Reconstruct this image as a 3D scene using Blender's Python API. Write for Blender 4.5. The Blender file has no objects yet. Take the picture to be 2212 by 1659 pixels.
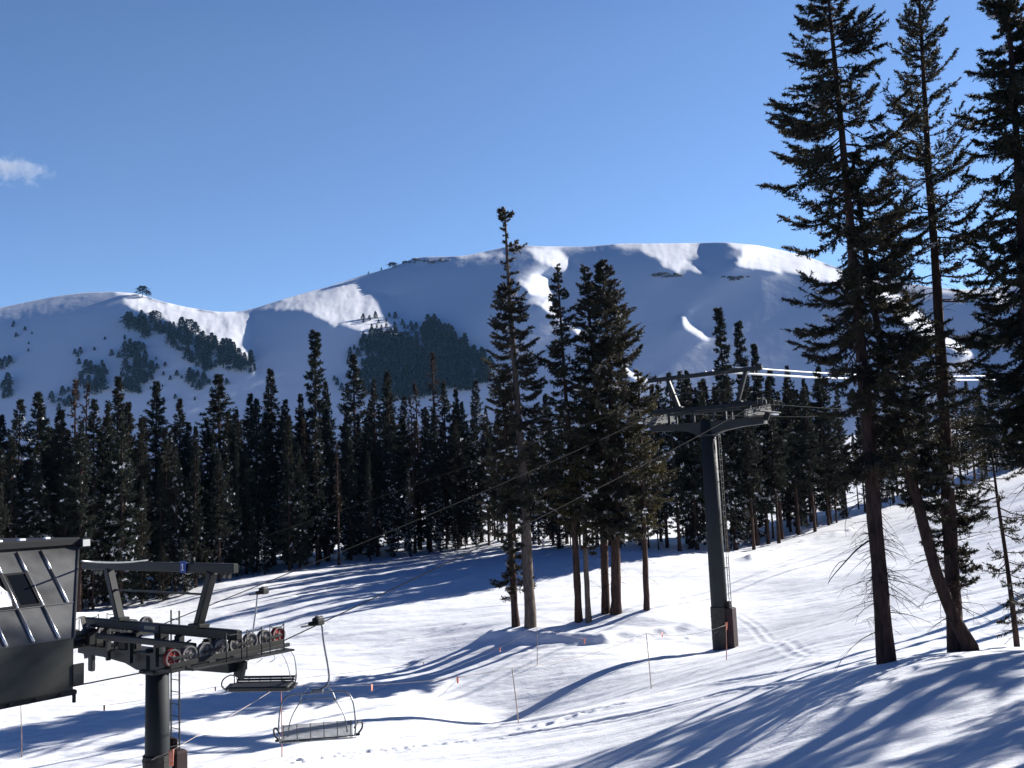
import bpy, math, random
import numpy as np
from mathutils import Vector, Matrix

R = math.radians
sc = bpy.context.scene
C = sc.collection
random.seed(7)

# ------------------------------------------------------------------ camera
HAZE = 0.00003
CZ = 10.0                       # eye height
PW, PH, F = 2212.0, 1659.0, 2050.0
PITCH, ROLL = R(6.5), R(2.4)
_f = np.array([0, math.cos(PITCH), math.sin(PITCH)])
_r0 = np.array([1.0, 0, 0])
_u0 = np.cross(_r0, _f)
_r = math.cos(ROLL) * _r0 - math.sin(ROLL) * _u0
_u = math.cos(ROLL) * _u0 + math.sin(ROLL) * _r0
EYE = np.array([0, 0, CZ])

def ray(px, py):
    d = _f + (px - PW / 2) / F * _r + (PH / 2 - py) / F * _u
    return d / d[1]

def at(px, py, y):
    """the point seen at a photo position, y metres ahead of the eye"""
    return EYE + ray(px, py) * y

cam = bpy.data.cameras.new('camera')
cam.sensor_width = 36.0
cam.lens = 36.0 * F / PW
cam.clip_start, cam.clip_end = 0.1, 30000
camo = bpy.data.objects.new('camera', cam)
C.objects.link(camo)
camo.matrix_world = Matrix(((_r[0], _u[0], -_f[0], EYE[0]), (_r[1], _u[1], -_f[1], EYE[1]),
                            (_r[2], _u[2], -_f[2], EYE[2]), (0, 0, 0, 1)))
sc.camera = camo

# ------------------------------------------------------------------ light
SUN_AZ, SUN_EL = R(58), R(25)
S = np.array([math.sin(SUN_AZ) * math.cos(SUN_EL), math.cos(SUN_AZ) * math.cos(SUN_EL), math.sin(SUN_EL)])
sun = bpy.data.lights.new('sun', 'SUN')
sun.energy, sun.angle, sun.color = 5.0, R(0.53), (1.0, 0.965, 0.91)
suno = bpy.data.objects.new('sun', sun)
C.objects.link(suno)
suno.rotation_mode = 'QUATERNION'
suno.rotation_quaternion = Vector(S).to_track_quat('Z', 'Y')

world = bpy.data.worlds.new("World")
sc.world = world
world.use_nodes = True
nt = world.node_tree
bg = nt.nodes['Background']
sky = nt.nodes.new('ShaderNodeTexSky')
sky.sky_type = 'NISHITA'
sky.sun_disc = False
sky.sun_elevation, sky.sun_rotation = SUN_EL, SUN_AZ
sky.altitude, sky.air_density, sky.dust_density, sky.ozone_density = 3000, 1.0, 0.05, 1.6
# high-mountain sky: deepest overhead and away from the low sun
geo = nt.nodes.new('ShaderNodeNewGeometry')
dz = nt.nodes.new('ShaderNodeSeparateXYZ')
nt.links.new(geo.outputs['Incoming'], dz.inputs[0])
neg = nt.nodes.new('ShaderNodeMath'); neg.operation = 'MULTIPLY'; neg.inputs[1].default_value = -1
nt.links.new(dz.outputs['Z'], neg.inputs[0])
rmp = nt.nodes.new('ShaderNodeMapRange')
rmp.interpolation_type = 'SMOOTHSTEP'
rmp.inputs[1].default_value, rmp.inputs[2].default_value = 0.42, 0.88
rmp.inputs[3].default_value, rmp.inputs[4].default_value = 1.0, 0.10
nt.links.new(neg.outputs[0], rmp.inputs[0])
dv = nt.nodes.new('ShaderNodeVectorMath'); dv.operation = 'DOT_PRODUCT'
dv.inputs[1].default_value = (-math.sin(R(15)), -math.cos(R(15)), 0)
nt.links.new(geo.outputs['Incoming'], dv.inputs[0])
rm2 = nt.nodes.new('ShaderNodeMapRange')
rm2.inputs[1].default_value, rm2.inputs[2].default_value = -0.9, 0.75
rm2.inputs[3].default_value, rm2.inputs[4].default_value = 0.32, 1.0
nt.links.new(dv.outputs['Value'], rm2.inputs[0])
mm = nt.nodes.new('ShaderNodeMath'); mm.operation = 'MULTIPLY'
nt.links.new(rmp.outputs[0], mm.inputs[0]); nt.links.new(rm2.outputs[0], mm.inputs[1])
tint = nt.nodes.new('ShaderNodeVectorMath'); tint.operation = 'MULTIPLY'
tint.inputs[1].default_value = (0.87, 0.97, 1.10)
nt.links.new(sky.outputs[0], tint.inputs[0])
deep = nt.nodes.new('ShaderNodeMix'); deep.data_type = 'RGBA'
deep.inputs[6].default_value = (0.10, 0.68, 1.7, 1); deep.inputs[7].default_value = (1, 1, 1, 1)
nt.links.new(mm.outputs[0], deep.inputs[0])
tn2 = nt.nodes.new('ShaderNodeVectorMath'); tn2.operation = 'MULTIPLY'
nt.links.new(tint.outputs[0], tn2.inputs[0]); nt.links.new(deep.outputs[2], tn2.inputs[1])
sc_ = nt.nodes.new('ShaderNodeVectorMath'); sc_.operation = 'SCALE'
nt.links.new(tn2.outputs[0], sc_.inputs[0]); nt.links.new(mm.outputs[0], sc_.inputs[3])
nt.links.new(sc_.outputs[0], bg.inputs['Color'])
bg.inputs['Strength'].default_value = 0.074

vs = sc.view_settings
sc.display_settings.display_device = 'sRGB'
vs.view_transform, vs.look, vs.exposure, vs.gamma = 'Standard', 'None', 1.2, 1.0
vs.use_curve_mapping = False
sc.cycles.max_bounces = 6
sc.cycles.diffuse_bounces = 2
sc.cycles.use_denoising = True

# ------------------------------------------------------------------ materials
def mat(name, col, rough=0.7, metal=0.0, spec=0.3, var=None, noise=None, bump=None, island=None, objrand=None):
    m = bpy.data.materials.new(name)
    m.use_nodes = True
    t = m.node_tree
    b = t.nodes['Principled BSDF']
    b.inputs['Roughness'].default_value = rough
    b.inputs['Metallic'].default_value = metal
    b.inputs['Specular IOR Level'].default_value = spec
    b.inputs['Base Color'].default_value = (*col, 1)
    out = None
    def mix(fac, a, c):
        n = t.nodes.new('ShaderNodeMix'); n.data_type = 'RGBA'
        t.links.new(fac, n.inputs[0])
        if isinstance(a, tuple): n.inputs[6].default_value = (*a, 1)
        else: t.links.new(a, n.inputs[6])
        n.inputs[7].default_value = (*c, 1)
        return n.outputs[2]
    tc = t.nodes.new('ShaderNodeTexCoord')
    if noise:                                   # (scale xyz, second colour, lo, hi)
        mp = t.nodes.new('ShaderNodeMapping'); mp.inputs['Scale'].default_value = noise[0]
        t.links.new(tc.outputs['Object'], mp.inputs[0])
        nz = t.nodes.new('ShaderNodeTexNoise'); nz.inputs['Scale'].default_value = 1.0; nz.inputs['Detail'].default_value = 5
        t.links.new(mp.outputs[0], nz.inputs['Vector'])
        mr = t.nodes.new('ShaderNodeMapRange'); mr.inputs[1].default_value, mr.inputs[2].default_value = noise[2], noise[3]
        t.links.new(nz.outputs[0], mr.inputs[0])
        out = mix(mr.outputs[0], out or col, noise[1])
    if island:
        g = t.nodes.new('ShaderNodeNewGeometry')
        out = mix(g.outputs['Random Per Island'], out or col, island)
    if objrand:
        o = t.nodes.new('ShaderNodeObjectInfo')
        mr = t.nodes.new('ShaderNodeMapRange'); mr.inputs[4].default_value = objrand[1]
        t.links.new(o.outputs['Random'], mr.inputs[0])
        out = mix(mr.outputs[0], out or col, objrand[0])
    if out: t.links.new(out, b.inputs['Base Color'])
    prev = None
    for (scale, dist, strength, detail) in (bump or []):
        mp = t.nodes.new('ShaderNodeMapping'); mp.inputs['Scale'].default_value = scale
        t.links.new(tc.outputs['Object'], mp.inputs[0])
        nz = t.nodes.new('ShaderNodeTexNoise'); nz.inputs['Scale'].default_value = 1.0; nz.inputs['Detail'].default_value = detail
        t.links.new(mp.outputs[0], nz.inputs['Vector'])
        bp = t.nodes.new('ShaderNodeBump'); bp.inputs['Distance'].default_value = dist; bp.inputs['Strength'].default_value = strength
        t.links.new(nz.outputs[0], bp.inputs['Height'])
        if prev: t.links.new(prev, bp.inputs['Normal'])
        prev = bp.outputs[0]
    if prev: t.links.new(prev, b.inputs['Normal'])
    return m

M = {}
M['snow'] = mat('snow', (0.84, 0.85, 0.88), 0.55, spec=0.25,
                bump=[((0.35, 0.9, 0.6), 0.25, 0.5, 4), ((2.5, 6.0, 3.0), 0.04, 0.6, 5), ((14, 14, 14), 0.012, 0.7, 3)],
                noise=((0.5, 1.2, 1), (0.78, 0.80, 0.84), 0.45, 0.7))
M['mountain_snow'] = mat('mountain_snow', (0.80, 0.81, 0.84), 0.7, spec=0.1,
                         bump=[((0.03, 0.03, 0.03), 3.0, 0.35, 7)])
M['clod'] = mat('clod_snow', (0.84, 0.85, 0.88), 0.6, spec=0.2)
M['bark'] = mat('bark', (0.066, 0.040, 0.033), 0.9, spec=0.1, noise=((9, 9, 2.5), (0.03, 0.021, 0.018), 0.4, 0.65),
                bump=[((14, 14, 3), 0.05, 0.9, 5)])
M['grey_bark'] = mat('grey_bark', (0.12, 0.098, 0.085), 0.9, spec=0.1, noise=((7, 7, 2.5), (0.07, 0.055, 0.045), 0.4, 0.65),
                     bump=[((12, 12, 3), 0.05, 0.9, 5)])
M['needles'] = mat('needles', (0.020, 0.026, 0.017), 0.65, spec=0.25, island=(0.048, 0.046, 0.028), objrand=((0.032, 0.026, 0.020), 0.5))
M['dark_needles'] = mat('dark_needles', (0.012, 0.019, 0.016), 0.7, spec=0.15, island=(0.032, 0.038, 0.026), objrand=((0.030, 0.024, 0.018), 0.7))
M['yellow_needles'] = mat('yellow_needles', (0.030, 0.032, 0.016), 0.7, spec=0.2, island=(0.075, 0.062, 0.026))
M['red_needles'] = mat('red_needles', (0.03, 0.022, 0.017), 0.8, spec=0.1, island=(0.05, 0.034, 0.025))
M['bough_snow'] = mat('bough_snow', (0.8, 0.81, 0.84), 0.6, spec=0.2)
M['far_needles'] = mat('far_needles', (0.006, 0.010, 0.011), 0.9, spec=0.0, island=(0.014, 0.019, 0.018))
M['rock'] = mat('rock', (0.16, 0.14, 0.13), 0.9, spec=0.1, noise=((0.3, 0.3, 0.3), (0.07, 0.06, 0.06), 0.4, 0.6), bump=[((0.5, 0.5, 0.5), 0.8, 0.8, 5)])
M['tower_paint'] = mat('tower_paint', (0.016, 0.020, 0.023), 0.65, 0.0, 0.2, noise=((3, 3, 0.8), (0.016, 0.018, 0.02), 0.4, 0.7))
M['arm_paint'] = mat('arm_paint', (0.022, 0.023, 0.023), 0.6, 0.1, noise=((2, 2, 2), (0.015, 0.015, 0.014), 0.4, 0.7))
M['galvanised'] = mat('galvanised', (0.34, 0.35, 0.35), 0.38, 0.75, noise=((6, 6, 6), (0.24, 0.24, 0.24), 0.4, 0.65))
M['panel'] = mat('terminal_panel', (0.20, 0.20, 0.195), 0.34, 0.5, noise=((1.1, 1.1, 1.1), (0.09, 0.09, 0.09), 0.38, 0.66),
                 bump=[((0.8, 0.8, 0.8), 0.06, 0.35, 3)])
M['lower_panel'] = mat('terminal_lower_panel', (0.050, 0.050, 0.040), 0.6, 0.1, noise=((1.5, 1.5, 1.5), (0.036, 0.034, 0.028), 0.4, 0.7))
M['seam'] = mat('seam_metal', (0.60, 0.59, 0.56), 0.30, 0.9)
M['black'] = mat('black_rubber', (0.008, 0.008, 0.009), 0.7)
M['glass'] = mat('dark_glass', (0.006, 0.007, 0.009), 0.06, spec=0.5)
M['maroon'] = mat('maroon_pad', (0.030, 0.016, 0.017), 0.8, noise=((4, 4, 4), (0.022, 0.013, 0.013), 0.4, 0.65))
M['pad'] = mat('dark_pad', (0.04, 0.04, 0.036), 0.8, noise=((4, 4, 4), (0.028, 0.026, 0.024), 0.4, 0.65))
M['red'] = mat('red_liner', (0.26, 0.025, 0.02), 0.6)
M['sheave'] = mat('sheave_metal', (0.17, 0.16, 0.15), 0.45, 0.5, noise=((8, 8, 8), (0.10, 0.09, 0.085), 0.4, 0.65))
M['rim'] = mat('sheave_rim', (0.20, 0.19, 0.185), 0.5, 0.4)
M['cable'] = mat('steel_cable', (0.012, 0.012, 0.013), 0.8, 0.0, 0.05)
M['frost'] = mat('frosted_cable', (0.80, 0.79, 0.76), 0.5)
M['orange'] = mat('orange_plastic', (0.75, 0.20, 0.11), 0.6, noise=((9, 9, 9), (0.85, 0.38, 0.27), 0.35, 0.7))
M['cord'] = mat('pale_cord', (0.42, 0.34, 0.30), 0.8)
M['bamboo'] = mat('bamboo', (0.30, 0.22, 0.17), 0.7, noise=((20, 20, 4), (0.16, 0.11, 0.09), 0.4, 0.6))
M['red_bamboo'] = mat('red_bamboo', (0.45, 0.18, 0.14), 0.7, noise=((20, 20, 4), (0.30, 0.12, 0.10), 0.4, 0.6))
M['blue'] = mat('blue_sign', (0.02, 0.07, 0.32), 0.5)
M['dull_blue'] = mat('dull_blue_sign', (0.014, 0.022, 0.055), 0.6)
M['white'] = mat('white_paint', (0.78, 0.78, 0.78), 0.5)
M['lamp_glass'] = mat('lamp_glass', (0.55, 0.55, 0.52), 0.25)
M['seat'] = mat('seat_pad', (0.02, 0.021, 0.025), 0.6)
M['slats'] = mat('slats', (0.16, 0.165, 0.155), 0.5, 0.3)

def backlit(m, col, fac):
    t = m.node_tree
    b = t.nodes['Principled BSDF']; o = [n for n in t.nodes if n.type == 'OUTPUT_MATERIAL'][0]
    tr_ = t.nodes.new('ShaderNodeBsdfTranslucent'); tr_.inputs[0].default_value = (*col, 1)
    mx = t.nodes.new('ShaderNodeMixShader'); mx.inputs[0].default_value = fac
    t.links.new(b.outputs[0], mx.inputs[1]); t.links.new(tr_.outputs[0], mx.inputs[2]); t.links.new(mx.outputs[0], o.inputs[0])
backlit(M['needles'], (.055, .048, .03), .25)
backlit(M['dark_needles'], (.03, .032, .02), .15)
backlit(M['yellow_needles'], (.08, .065, .025), .25)
backlit(M['red_needles'], (.05, .032, .022), .2)

# ------------------------------------------------------------------ object helpers
def tag(o, label=None, cat=None, group=None, kind=None):
    if label: o['label'] = label
    if cat: o['category'] = cat
    if group: o['group'] = group
    if kind: o['kind'] = kind
    return o

def thing(name, label, cat, loc=(0, 0, 0), rotz=0.0, group=None):
    o = bpy.data.objects.new(name, None)
    o.empty_display_size = 0.3
    C.objects.link(o)
    o.location = tuple(float(v) for v in loc)
    o.rotation_euler = (0, 0, rotz)
    return tag(o, label, cat, group)

def link(name, me, parent=None):
    o = bpy.data.objects.new(name, me)
    C.objects.link(o)
    if parent: o.parent = parent
    return o

def np_mesh(name, V, Fc, mats, midx=None, smooth=False):
    """V (n,3); Fc (m,k) all faces of k corners"""
    me = bpy.data.meshes.new(name)
    V = np.ascontiguousarray(V, dtype=np.float32); Fc = np.ascontiguousarray(Fc, dtype=np.int32)
    m, k = Fc.shape
    me.vertices.add(len(V)); me.vertices.foreach_set('co', V.ravel())
    me.loops.add(m * k); me.loops.foreach_set('vertex_index', Fc.ravel())
    me.polygons.add(m)
    me.polygons.foreach_set('loop_start', np.arange(0, m * k, k, dtype=np.int32))
    if midx is not None: me.polygons.foreach_set('material_index', np.ascontiguousarray(midx, dtype=np.int32))
    me.polygons.foreach_set('use_smooth', np.full(m, bool(smooth)))
    me.update(calc_edges=True)
    for mm_ in mats: me.materials.append(mm_)
    return me

class MB:
    """collects simple solids; build() links them as one mesh"""
    def __init__(s): s.v, s.f, s.sm = [], [], []
    def add(s, vs_, fs, smooth=False):
        n = len(s.v)
        s.v += [tuple(float(c) for c in p) for p in vs_]
        s.f += [tuple(i + n for i in f) for f in fs]
        s.sm += [smooth] * len(fs)
    def box(s, c, d, rot=None, bev=0.0):
        hx, hy, hz = d[0] / 2, d[1] / 2, d[2] / 2
        b = min(bev, hx * .45, hy * .45, hz * .45)
        if b <= 0:
            P = [(x * hx, y * hy, z * hz) for z in (-1, 1) for (x, y) in ((-1, -1), (1, -1), (1, 1), (-1, 1))]
            fs = [(3, 2, 1, 0), (4, 5, 6, 7), (0, 1, 5, 4), (1, 2, 6, 5), (2, 3, 7, 6), (3, 0, 4, 7)]
        else:                                       # chamfered in plan and on the rims
            def ring(ix, iy, z):
                return [(-hx + ix, -hy + iy + b, z), (-hx + ix + b, -hy + iy, z), (hx - ix - b, -hy + iy, z), (hx - ix, -hy + iy + b, z),
                        (hx - ix, hy - iy - b, z), (hx - ix - b, hy - iy, z), (-hx + ix + b, hy - iy, z), (-hx + ix, hy - iy - b, z)]
            P = ring(b, b, -hz) + ring(0, 0, -hz + b) + ring(0, 0, hz - b) + ring(b, b, hz)
            fs = [tuple(range(7, -1, -1)), tuple(range(24, 32))]
            for k in range(3):
                for i in range(8):
                    j = (i + 1) % 8
                    fs.append((k * 8 + i, k * 8 + j, k * 8 + 8 + j, k * 8 + 8 + i))
        if rot is not None: P = [tuple(rot @ Vector(p)) for p in P]
        s.add([(p[0] + c[0], p[1] + c[1], p[2] + c[2]) for p in P], fs)
    def bar(s, a, b, w, h, bev=0.0):
        """rectangular bar from a to b, w across, h high"""
        a, b = Vector(a), Vector(b)
        d = (b - a); L = d.length; d.normalize()
        up = Vector((0, 0, 1)) if abs(d.z) < 0.95 else Vector((0, 1, 0))
        x = d.cross(up).normalized(); z = x.cross(d)
        rot = Matrix((x, d, z)).transposed()
        s.box((a + b) / 2, (w, L, h), rot, bev)
    def tube(s, pts, r, n=8, caps=True, smooth=True):
        pts = [Vector(p) for p in pts]
        rs = r if isinstance(r, (list, tuple)) else [r] * len(pts)
        vs_, fs, prev = [], [], None
        for i, p in enumerate(pts):
            d = (pts[min(i + 1, len(pts) - 1)] - pts[max(i - 1, 0)]).normalized()
            if prev is None:
                x = d.orthogonal().normalized()
            else:
                x = (prev - d * prev.dot(d)).normalized()
            prev = x; y = d.cross(x)
            for k in range(n):
                a = 2 * math.pi * k / n
                vs_.append(p + (x * math.cos(a) + y * math.sin(a)) * rs[i])
        for i in range(len(pts) - 1):
            for k in range(n):
                k2 = (k + 1) % n
                fs.append((i * n + k, i * n + k2, (i + 1) * n + k2, (i + 1) * n + k))
        if caps: fs += [tuple(range(n - 1, -1, -1)), tuple(range((len(pts) - 1) * n, len(pts) * n))]
        s.add(vs_, fs, smooth)
    def prism(s, poly, fn, t0, t1):
        """poly: list of (a,b); fn(a,b,t) -> xyz; a solid between t0 and t1"""
        n = len(poly)
        vs_ = [fn(a, b, t0) for a, b in poly] + [fn(a, b, t1) for a, b in poly]
        fs = [tuple(range(n - 1, -1, -1)), tuple(range(n, 2 * n))]
        fs += [(i, (i + 1) % n, n + (i + 1) % n, n + i) for i in range(n)]
        s.add(vs_, fs)
    def lathe_x(s, prof, c, n=24):
        """prof: list of (x, r) turned about the x axis through c"""
        vs_, fs = [], []
        for (x, r) in prof:
            for k in range(n):
                a = 2 * math.pi * k / n
                vs_.append((c[0] + x, c[1] + r * math.cos(a), c[2] + r * math.sin(a)))
        for i in range(len(prof) - 1):
            for k in range(n):
                k2 = (k + 1) % n
                fs.append((i * n + k, i * n + k2, (i + 1) * n + k2, (i + 1) * n + k))
        s.add(vs_, fs, False)
    def build(s, name, m, parent=None):
        me = bpy.data.meshes.new(name)
        me.from_pydata(s.v, [], s.f)
        me.polygons.foreach_set('use_smooth', s.sm)
        me.materials.append(m); me.update()
        return link(name, me, parent)

def smooth_path(pts, n=6):
    """Catmull-Rom through pts"""
    P = [Vector(p) for p in pts]
    P = [P[0] * 2 - P[1]] + P + [P[-1] * 2 - P[-2]]
    out = []
    for i in range(1, len(P) - 2):
        for k in range(n):
            t = k / n
            a, b, c, d = P[i - 1], P[i], P[i + 1], P[i + 2]
            out.append(0.5 * ((2 * b) + (c - a) * t + (2 * a - 5 * b + 4 * c - d) * t * t + (3 * b - a - 3 * c + d) * t ** 3))
    out.append(P[-2])
    return out

# ------------------------------------------------------------------ noise
_rs = np.random.RandomState(3)
_lat = _rs.rand(256, 256)
def vnoise(x, y):
    xi, yi = np.floor(x).astype(int), np.floor(y).astype(int)
    fx, fy = x - xi, y - yi
    fx = fx * fx * (3 - 2 * fx); fy = fy * fy * (3 - 2 * fy)
    g = lambda a, b: _lat[a & 255, b & 255]
    return (g(xi, yi) * (1 - fx) * (1 - fy) + g(xi + 1, yi) * fx * (1 - fy) + g(xi, yi + 1) * (1 - fx) * fy + g(xi + 1, yi + 1) * fx * fy) - 0.5
def fbm(x, y, o=4):
    r, a = 0, 1.0
    for k in range(o):
        r = r + a * vnoise(x + 17.3 * k, y - 9.1 * k); x, y, a = x * 2.03, y * 2.03, a * 0.5
    return r

# ------------------------------------------------------------------ ground
ctl = [  # photo position, metres ahead
    (2212, 1659, 16), (2000, 1659, 18), (1700, 1659, 21), (1400, 1659, 25.5), (1107, 1659, 30), (800, 1659, 32.5), (600, 1645, 34),
    (1915, 1430, 28), (2065, 1405, 29), (2212, 1388, 29.5), (1860, 1452, 27.5), (1740, 1545, 24.5), (1560, 1590, 26),
    (1080, 1562, 37), (1300, 1525, 37), (1500, 1487, 38), (1650, 1450, 37), (1750, 1390, 40), (900, 1600, 36),
    (1540, 1404, 54), (1400, 1424, 51.4), (1250, 1470, 49.0), (1150, 1525, 47.4), (1080, 1562, 46.4),
    (900, 1445, 56.7), (900, 1530, 46), (600, 1490, 52), (450, 1510, 50), (605, 1585, 41), (300, 1560, 45), (0, 1605, 44), (0, 1500, 54), (0, 1420, 66), (300, 1420, 65),
    (1115, 1353, 60), (1250, 1335, 61), (1325, 1326, 61), (1397, 1318, 61), (1000, 1290, 76), (700, 1300, 77), (1200, 1260, 78),
    (0, 1332, 79), (300, 1310, 88), (430, 1268, 93), (560, 1242, 98), (700, 1222, 102), (850, 1206, 107), (1000, 1188, 110), (1100, 1172, 111),
    (1200, 1185, 98), (1400, 1190, 92), (1550, 1193, 92), (1600, 1193, 94), (1700, 1163, 101), (1800, 1130, 108), (1900, 1100, 115), (2000, 1073, 121), (2212, 1003, 134),
    (1600, 1300, 66), (1750, 1250, 70), (1900, 1200, 76), (2100, 1130, 80), (2100, 1240, 52), (2212, 1180, 60), (1900, 1330, 42), (2130, 1320, 38),
]
CP = [at(*c) for c in ctl]
for (x, y, z) in [(0, 0, 8.2), (0, 9, 6.3), (14, 4, 7.7), (-14, 4, 6.6), (-9.65, 26, 1.7), (-14, 17, 2.5), (-22, 27, 1.2), (30, 20, 7.0), (28, 40, 6.6),
                  (45, 60, 9.5), (60, 90, 12), (-60, 60, -0.5), (-70, 90, 0.5), (0, 150, 7.5), (40, 160, 11), (-40, 150, 5), (90, 140, 18), (-90, 140, 4),
                  (0, 240, 14), (90, 240, 22), (-120, 240, 10), (-50, 10, 2), (60, 0, 9)]:
    CP.append(np.array([x, y, z]))
CP = np.array(CP)
def _phi(r2): return np.where(r2 > 1e-9, 0.5 * r2 * np.log(r2 + 1e-12), 0.0)
def _tps_fit(P, lam):
    n = len(P); sc0 = 50.0
    X = P[:, :2] / sc0
    K = _phi(((X[:, None] - X[None]) ** 2).sum(-1)) + np.eye(n) * lam
    A = np.zeros((n + 3, n + 3)); A[:n, :n] = K
    A[:n, n] = 1; A[:n, n + 1:] = X; A[n, :n] = 1; A[n + 1:, :n] = X.T
    s_ = np.linalg.solve(A, np.concatenate([P[:, 2], np.zeros(3)]))
    return X, s_, sc0
_TX, _TS, _TC = _tps_fit(CP, 4e-4)
def g_base(x, y):
    x = np.asarray(x, float) / _TC; y = np.asarray(y, float) / _TC
    r = _TS[-3] + _TS[-2] * x + _TS[-1] * y
    for i in range(len(_TX)):
        r = r + _TS[i] * _phi((x - _TX[i, 0]) ** 2 + (y - _TX[i, 1]) ** 2)
    return r
def g_far(x, y):
    """survey surface near, easing into a gentle valley beyond"""
    d = np.hypot(x, y)
    xb, yb = np.clip(x, -130, 130), np.clip(y, -10, 230)
    z = g_base(xb, yb)
    t = np.clip((d - 230) / 900, 0, 1)
    return z * (1 - t) + (-25.0) * t
def hit(px, py):
    """where the line of sight meets the snow"""
    r = ray(px, py); ys = np.linspace(14, 150, 1400)
    P = EYE[None] + r[None] * ys[:, None]
    below = P[:, 2] < g_far(P[:, 0], P[:, 1])
    i = int(np.argmax(below)) if below.any() else len(ys) - 1
    return P[i]

grooves = [  # photo polylines of ski tracks, half width m, depth m
    ([(1580, 1330), (1640, 1375), (1700, 1410), (1760, 1420)], .13, .012), ([(1600, 1330), (1660, 1370), (1730, 1405), (1800, 1412)], .12, .012),
    ([(1880, 1365), (1800, 1395), (1740, 1420), (1690, 1455)], .13, .012), ([(1900, 1375), (1820, 1405), (1760, 1432)], .11, .012),
    ([(1080, 1562), (1200, 1545), (1350, 1520), (1500, 1490), (1650, 1465), (1760, 1440)], .22, .10),
    ([(1100, 1585), (1250, 1562), (1450, 1525), (1600, 1490), (1760, 1470)], .13, .07),
    ([(650, 1640), (900, 1610), (1200, 1570), (1500, 1515)], .12, .05),
    ([(1380, 1380), (1500, 1355), (1650, 1320), (1850, 1270)], .18, .06), ([(1650, 1310), (1800, 1270), (1880, 1255)], .15, .06),
    ([(1560, 1290), (1700, 1245), (1900, 1190)], .2, .06), ([(0, 1470), (200, 1440), (420, 1405), (700, 1370)], .16, .05),
    ([(0, 1530), (150, 1505), (300, 1480)], .15, .05), ([(620, 1440), (800, 1400), (1000, 1350)], .15, .05),
    ([(560, 1330), (800, 1285), (1010, 1240)], .2, .06), ([(640, 1290), (850, 1240), (1000, 1210)], .2, .06),
    ([(1150, 1400), (1300, 1390), (1480, 1375)], .16, .06), ([(0, 1655), (300, 1610)], .14, .05), ([(400, 1600), (640, 1540), (850, 1480)], .13, .05),
]
banks = [  # little ridges of pushed snow
    ([(1062, 1372), (1120, 1374), (1200, 1378), (1300, 1383)], .55, .34), ([(1300, 1372), (1400, 1365), (1500, 1352)], .5, .18),
    ([(1620, 1210), (1720, 1180), (1830, 1150)], .8, .35),
]
def seg_dist(x, y, pl):
    d = np.full(x.shape, 1e9)
    for a, b in zip(pl[:-1], pl[1:]):
        ab = b - a; L2 = (ab ** 2).sum()
        t = np.clip(((x - a[0]) * ab[0] + (y - a[1]) * ab[1]) / L2, 0, 1)
        d = np.minimum(d, np.hypot(x - a[0] - t * ab[0], y - a[1] - t * ab[1]))
    return d
def densify(pp):
    w = [hit(*p)[:2] for p in pp]
    return [np.array(p[:2]) for p in smooth_path([(a[0], a[1], 0) for a in w], 4)]
groove_w = [(densify(p), w, d) for p, w, d in grooves]
bank_w = [(densify(p), w, d) for p, w, d in banks]
feet = []
_fp = smooth_path([(*hit(*p)[:2], 0) for p in ((1030, 1592), (900, 1610), (760, 1628), (630, 1648))], 12)
for i, p in enumerate(_fp):
    feet.append((p.x + random.uniform(-.12, .12), p.y + (.18 if i % 2 else -.18) + random.uniform(-.1, .1), random.uniform(.09, .16), random.uniform(.03, .07)))
_fp = smooth_path([(*hit(*p)[:2], 0) for p in ((1340, 1520), (1230, 1545), (1110, 1572))], 8)
for i, p in enumerate(_fp):
    feet.append((p.x + random.uniform(-.2, .2), p.y + random.uniform(-.3, .3), random.uniform(.12, .22), random.uniform(.02, .06)))

def g_detail(x, y):
    d = np.hypot(x, y)
    k = np.clip((d - 6) / 12, 0, 1) * np.clip((260 - d) / 120, 0, 1)
    z = 0.22 * fbm(x / 9.0, y / 6.0, 3) + 0.05 * fbm(x / 1.6, y / 0.9, 3)
    # groomed ribs running across the run
    q = x * 0.30 + y * 0.954 + 1.5 * vnoise(x / 14, y / 9)
    z = z + 0.06 * vnoise(q / 0.55, x / 18.0) * (vnoise(x / 11, y / 13) + .6) + 0.07 * vnoise(q / 2.3 + 40, x / 40.0) + 0.03 * vnoise(x * .5 + 9, q / .3)
    near = d < 140
    xs, ys = x[near], y[near]; zs = np.zeros(xs.shape)
    for pl, w, dep in groove_w:
        e = seg_dist(xs, ys, pl)
        zs += -dep * np.exp(-(e / w) ** 2) + dep * .55 * np.exp(-((e - 1.9 * w) / (.8 * w)) ** 2)
    for pl, w, h in bank_w:
        e = seg_dist(xs, ys, pl) + 0.5 * w * vnoise(xs * 1.3, ys * 1.3)
        zs += h * np.exp(-(e / w) ** 2) * (1 + .8 * vnoise(xs / .7, ys / .7))
    for fx, fy, r, dep in feet:
        e2 = ((xs - fx) ** 2 + (ys - fy) ** 2) / r ** 2
        zs += -dep * np.exp(-e2) + .4 * dep * np.exp(-(np.sqrt(e2) - 1.7) ** 2 * 3)
    z = np.array(z); z[near] += zs
    return z * k
def G(x, y):
    x = np.atleast_1d(np.asarray(x, float)); y = np.atleast_1d(np.asarray(y, float))
    return g_far(x, y) + g_detail(x, y)
def gz(x, y): return float(G(x, y)[0])

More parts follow.
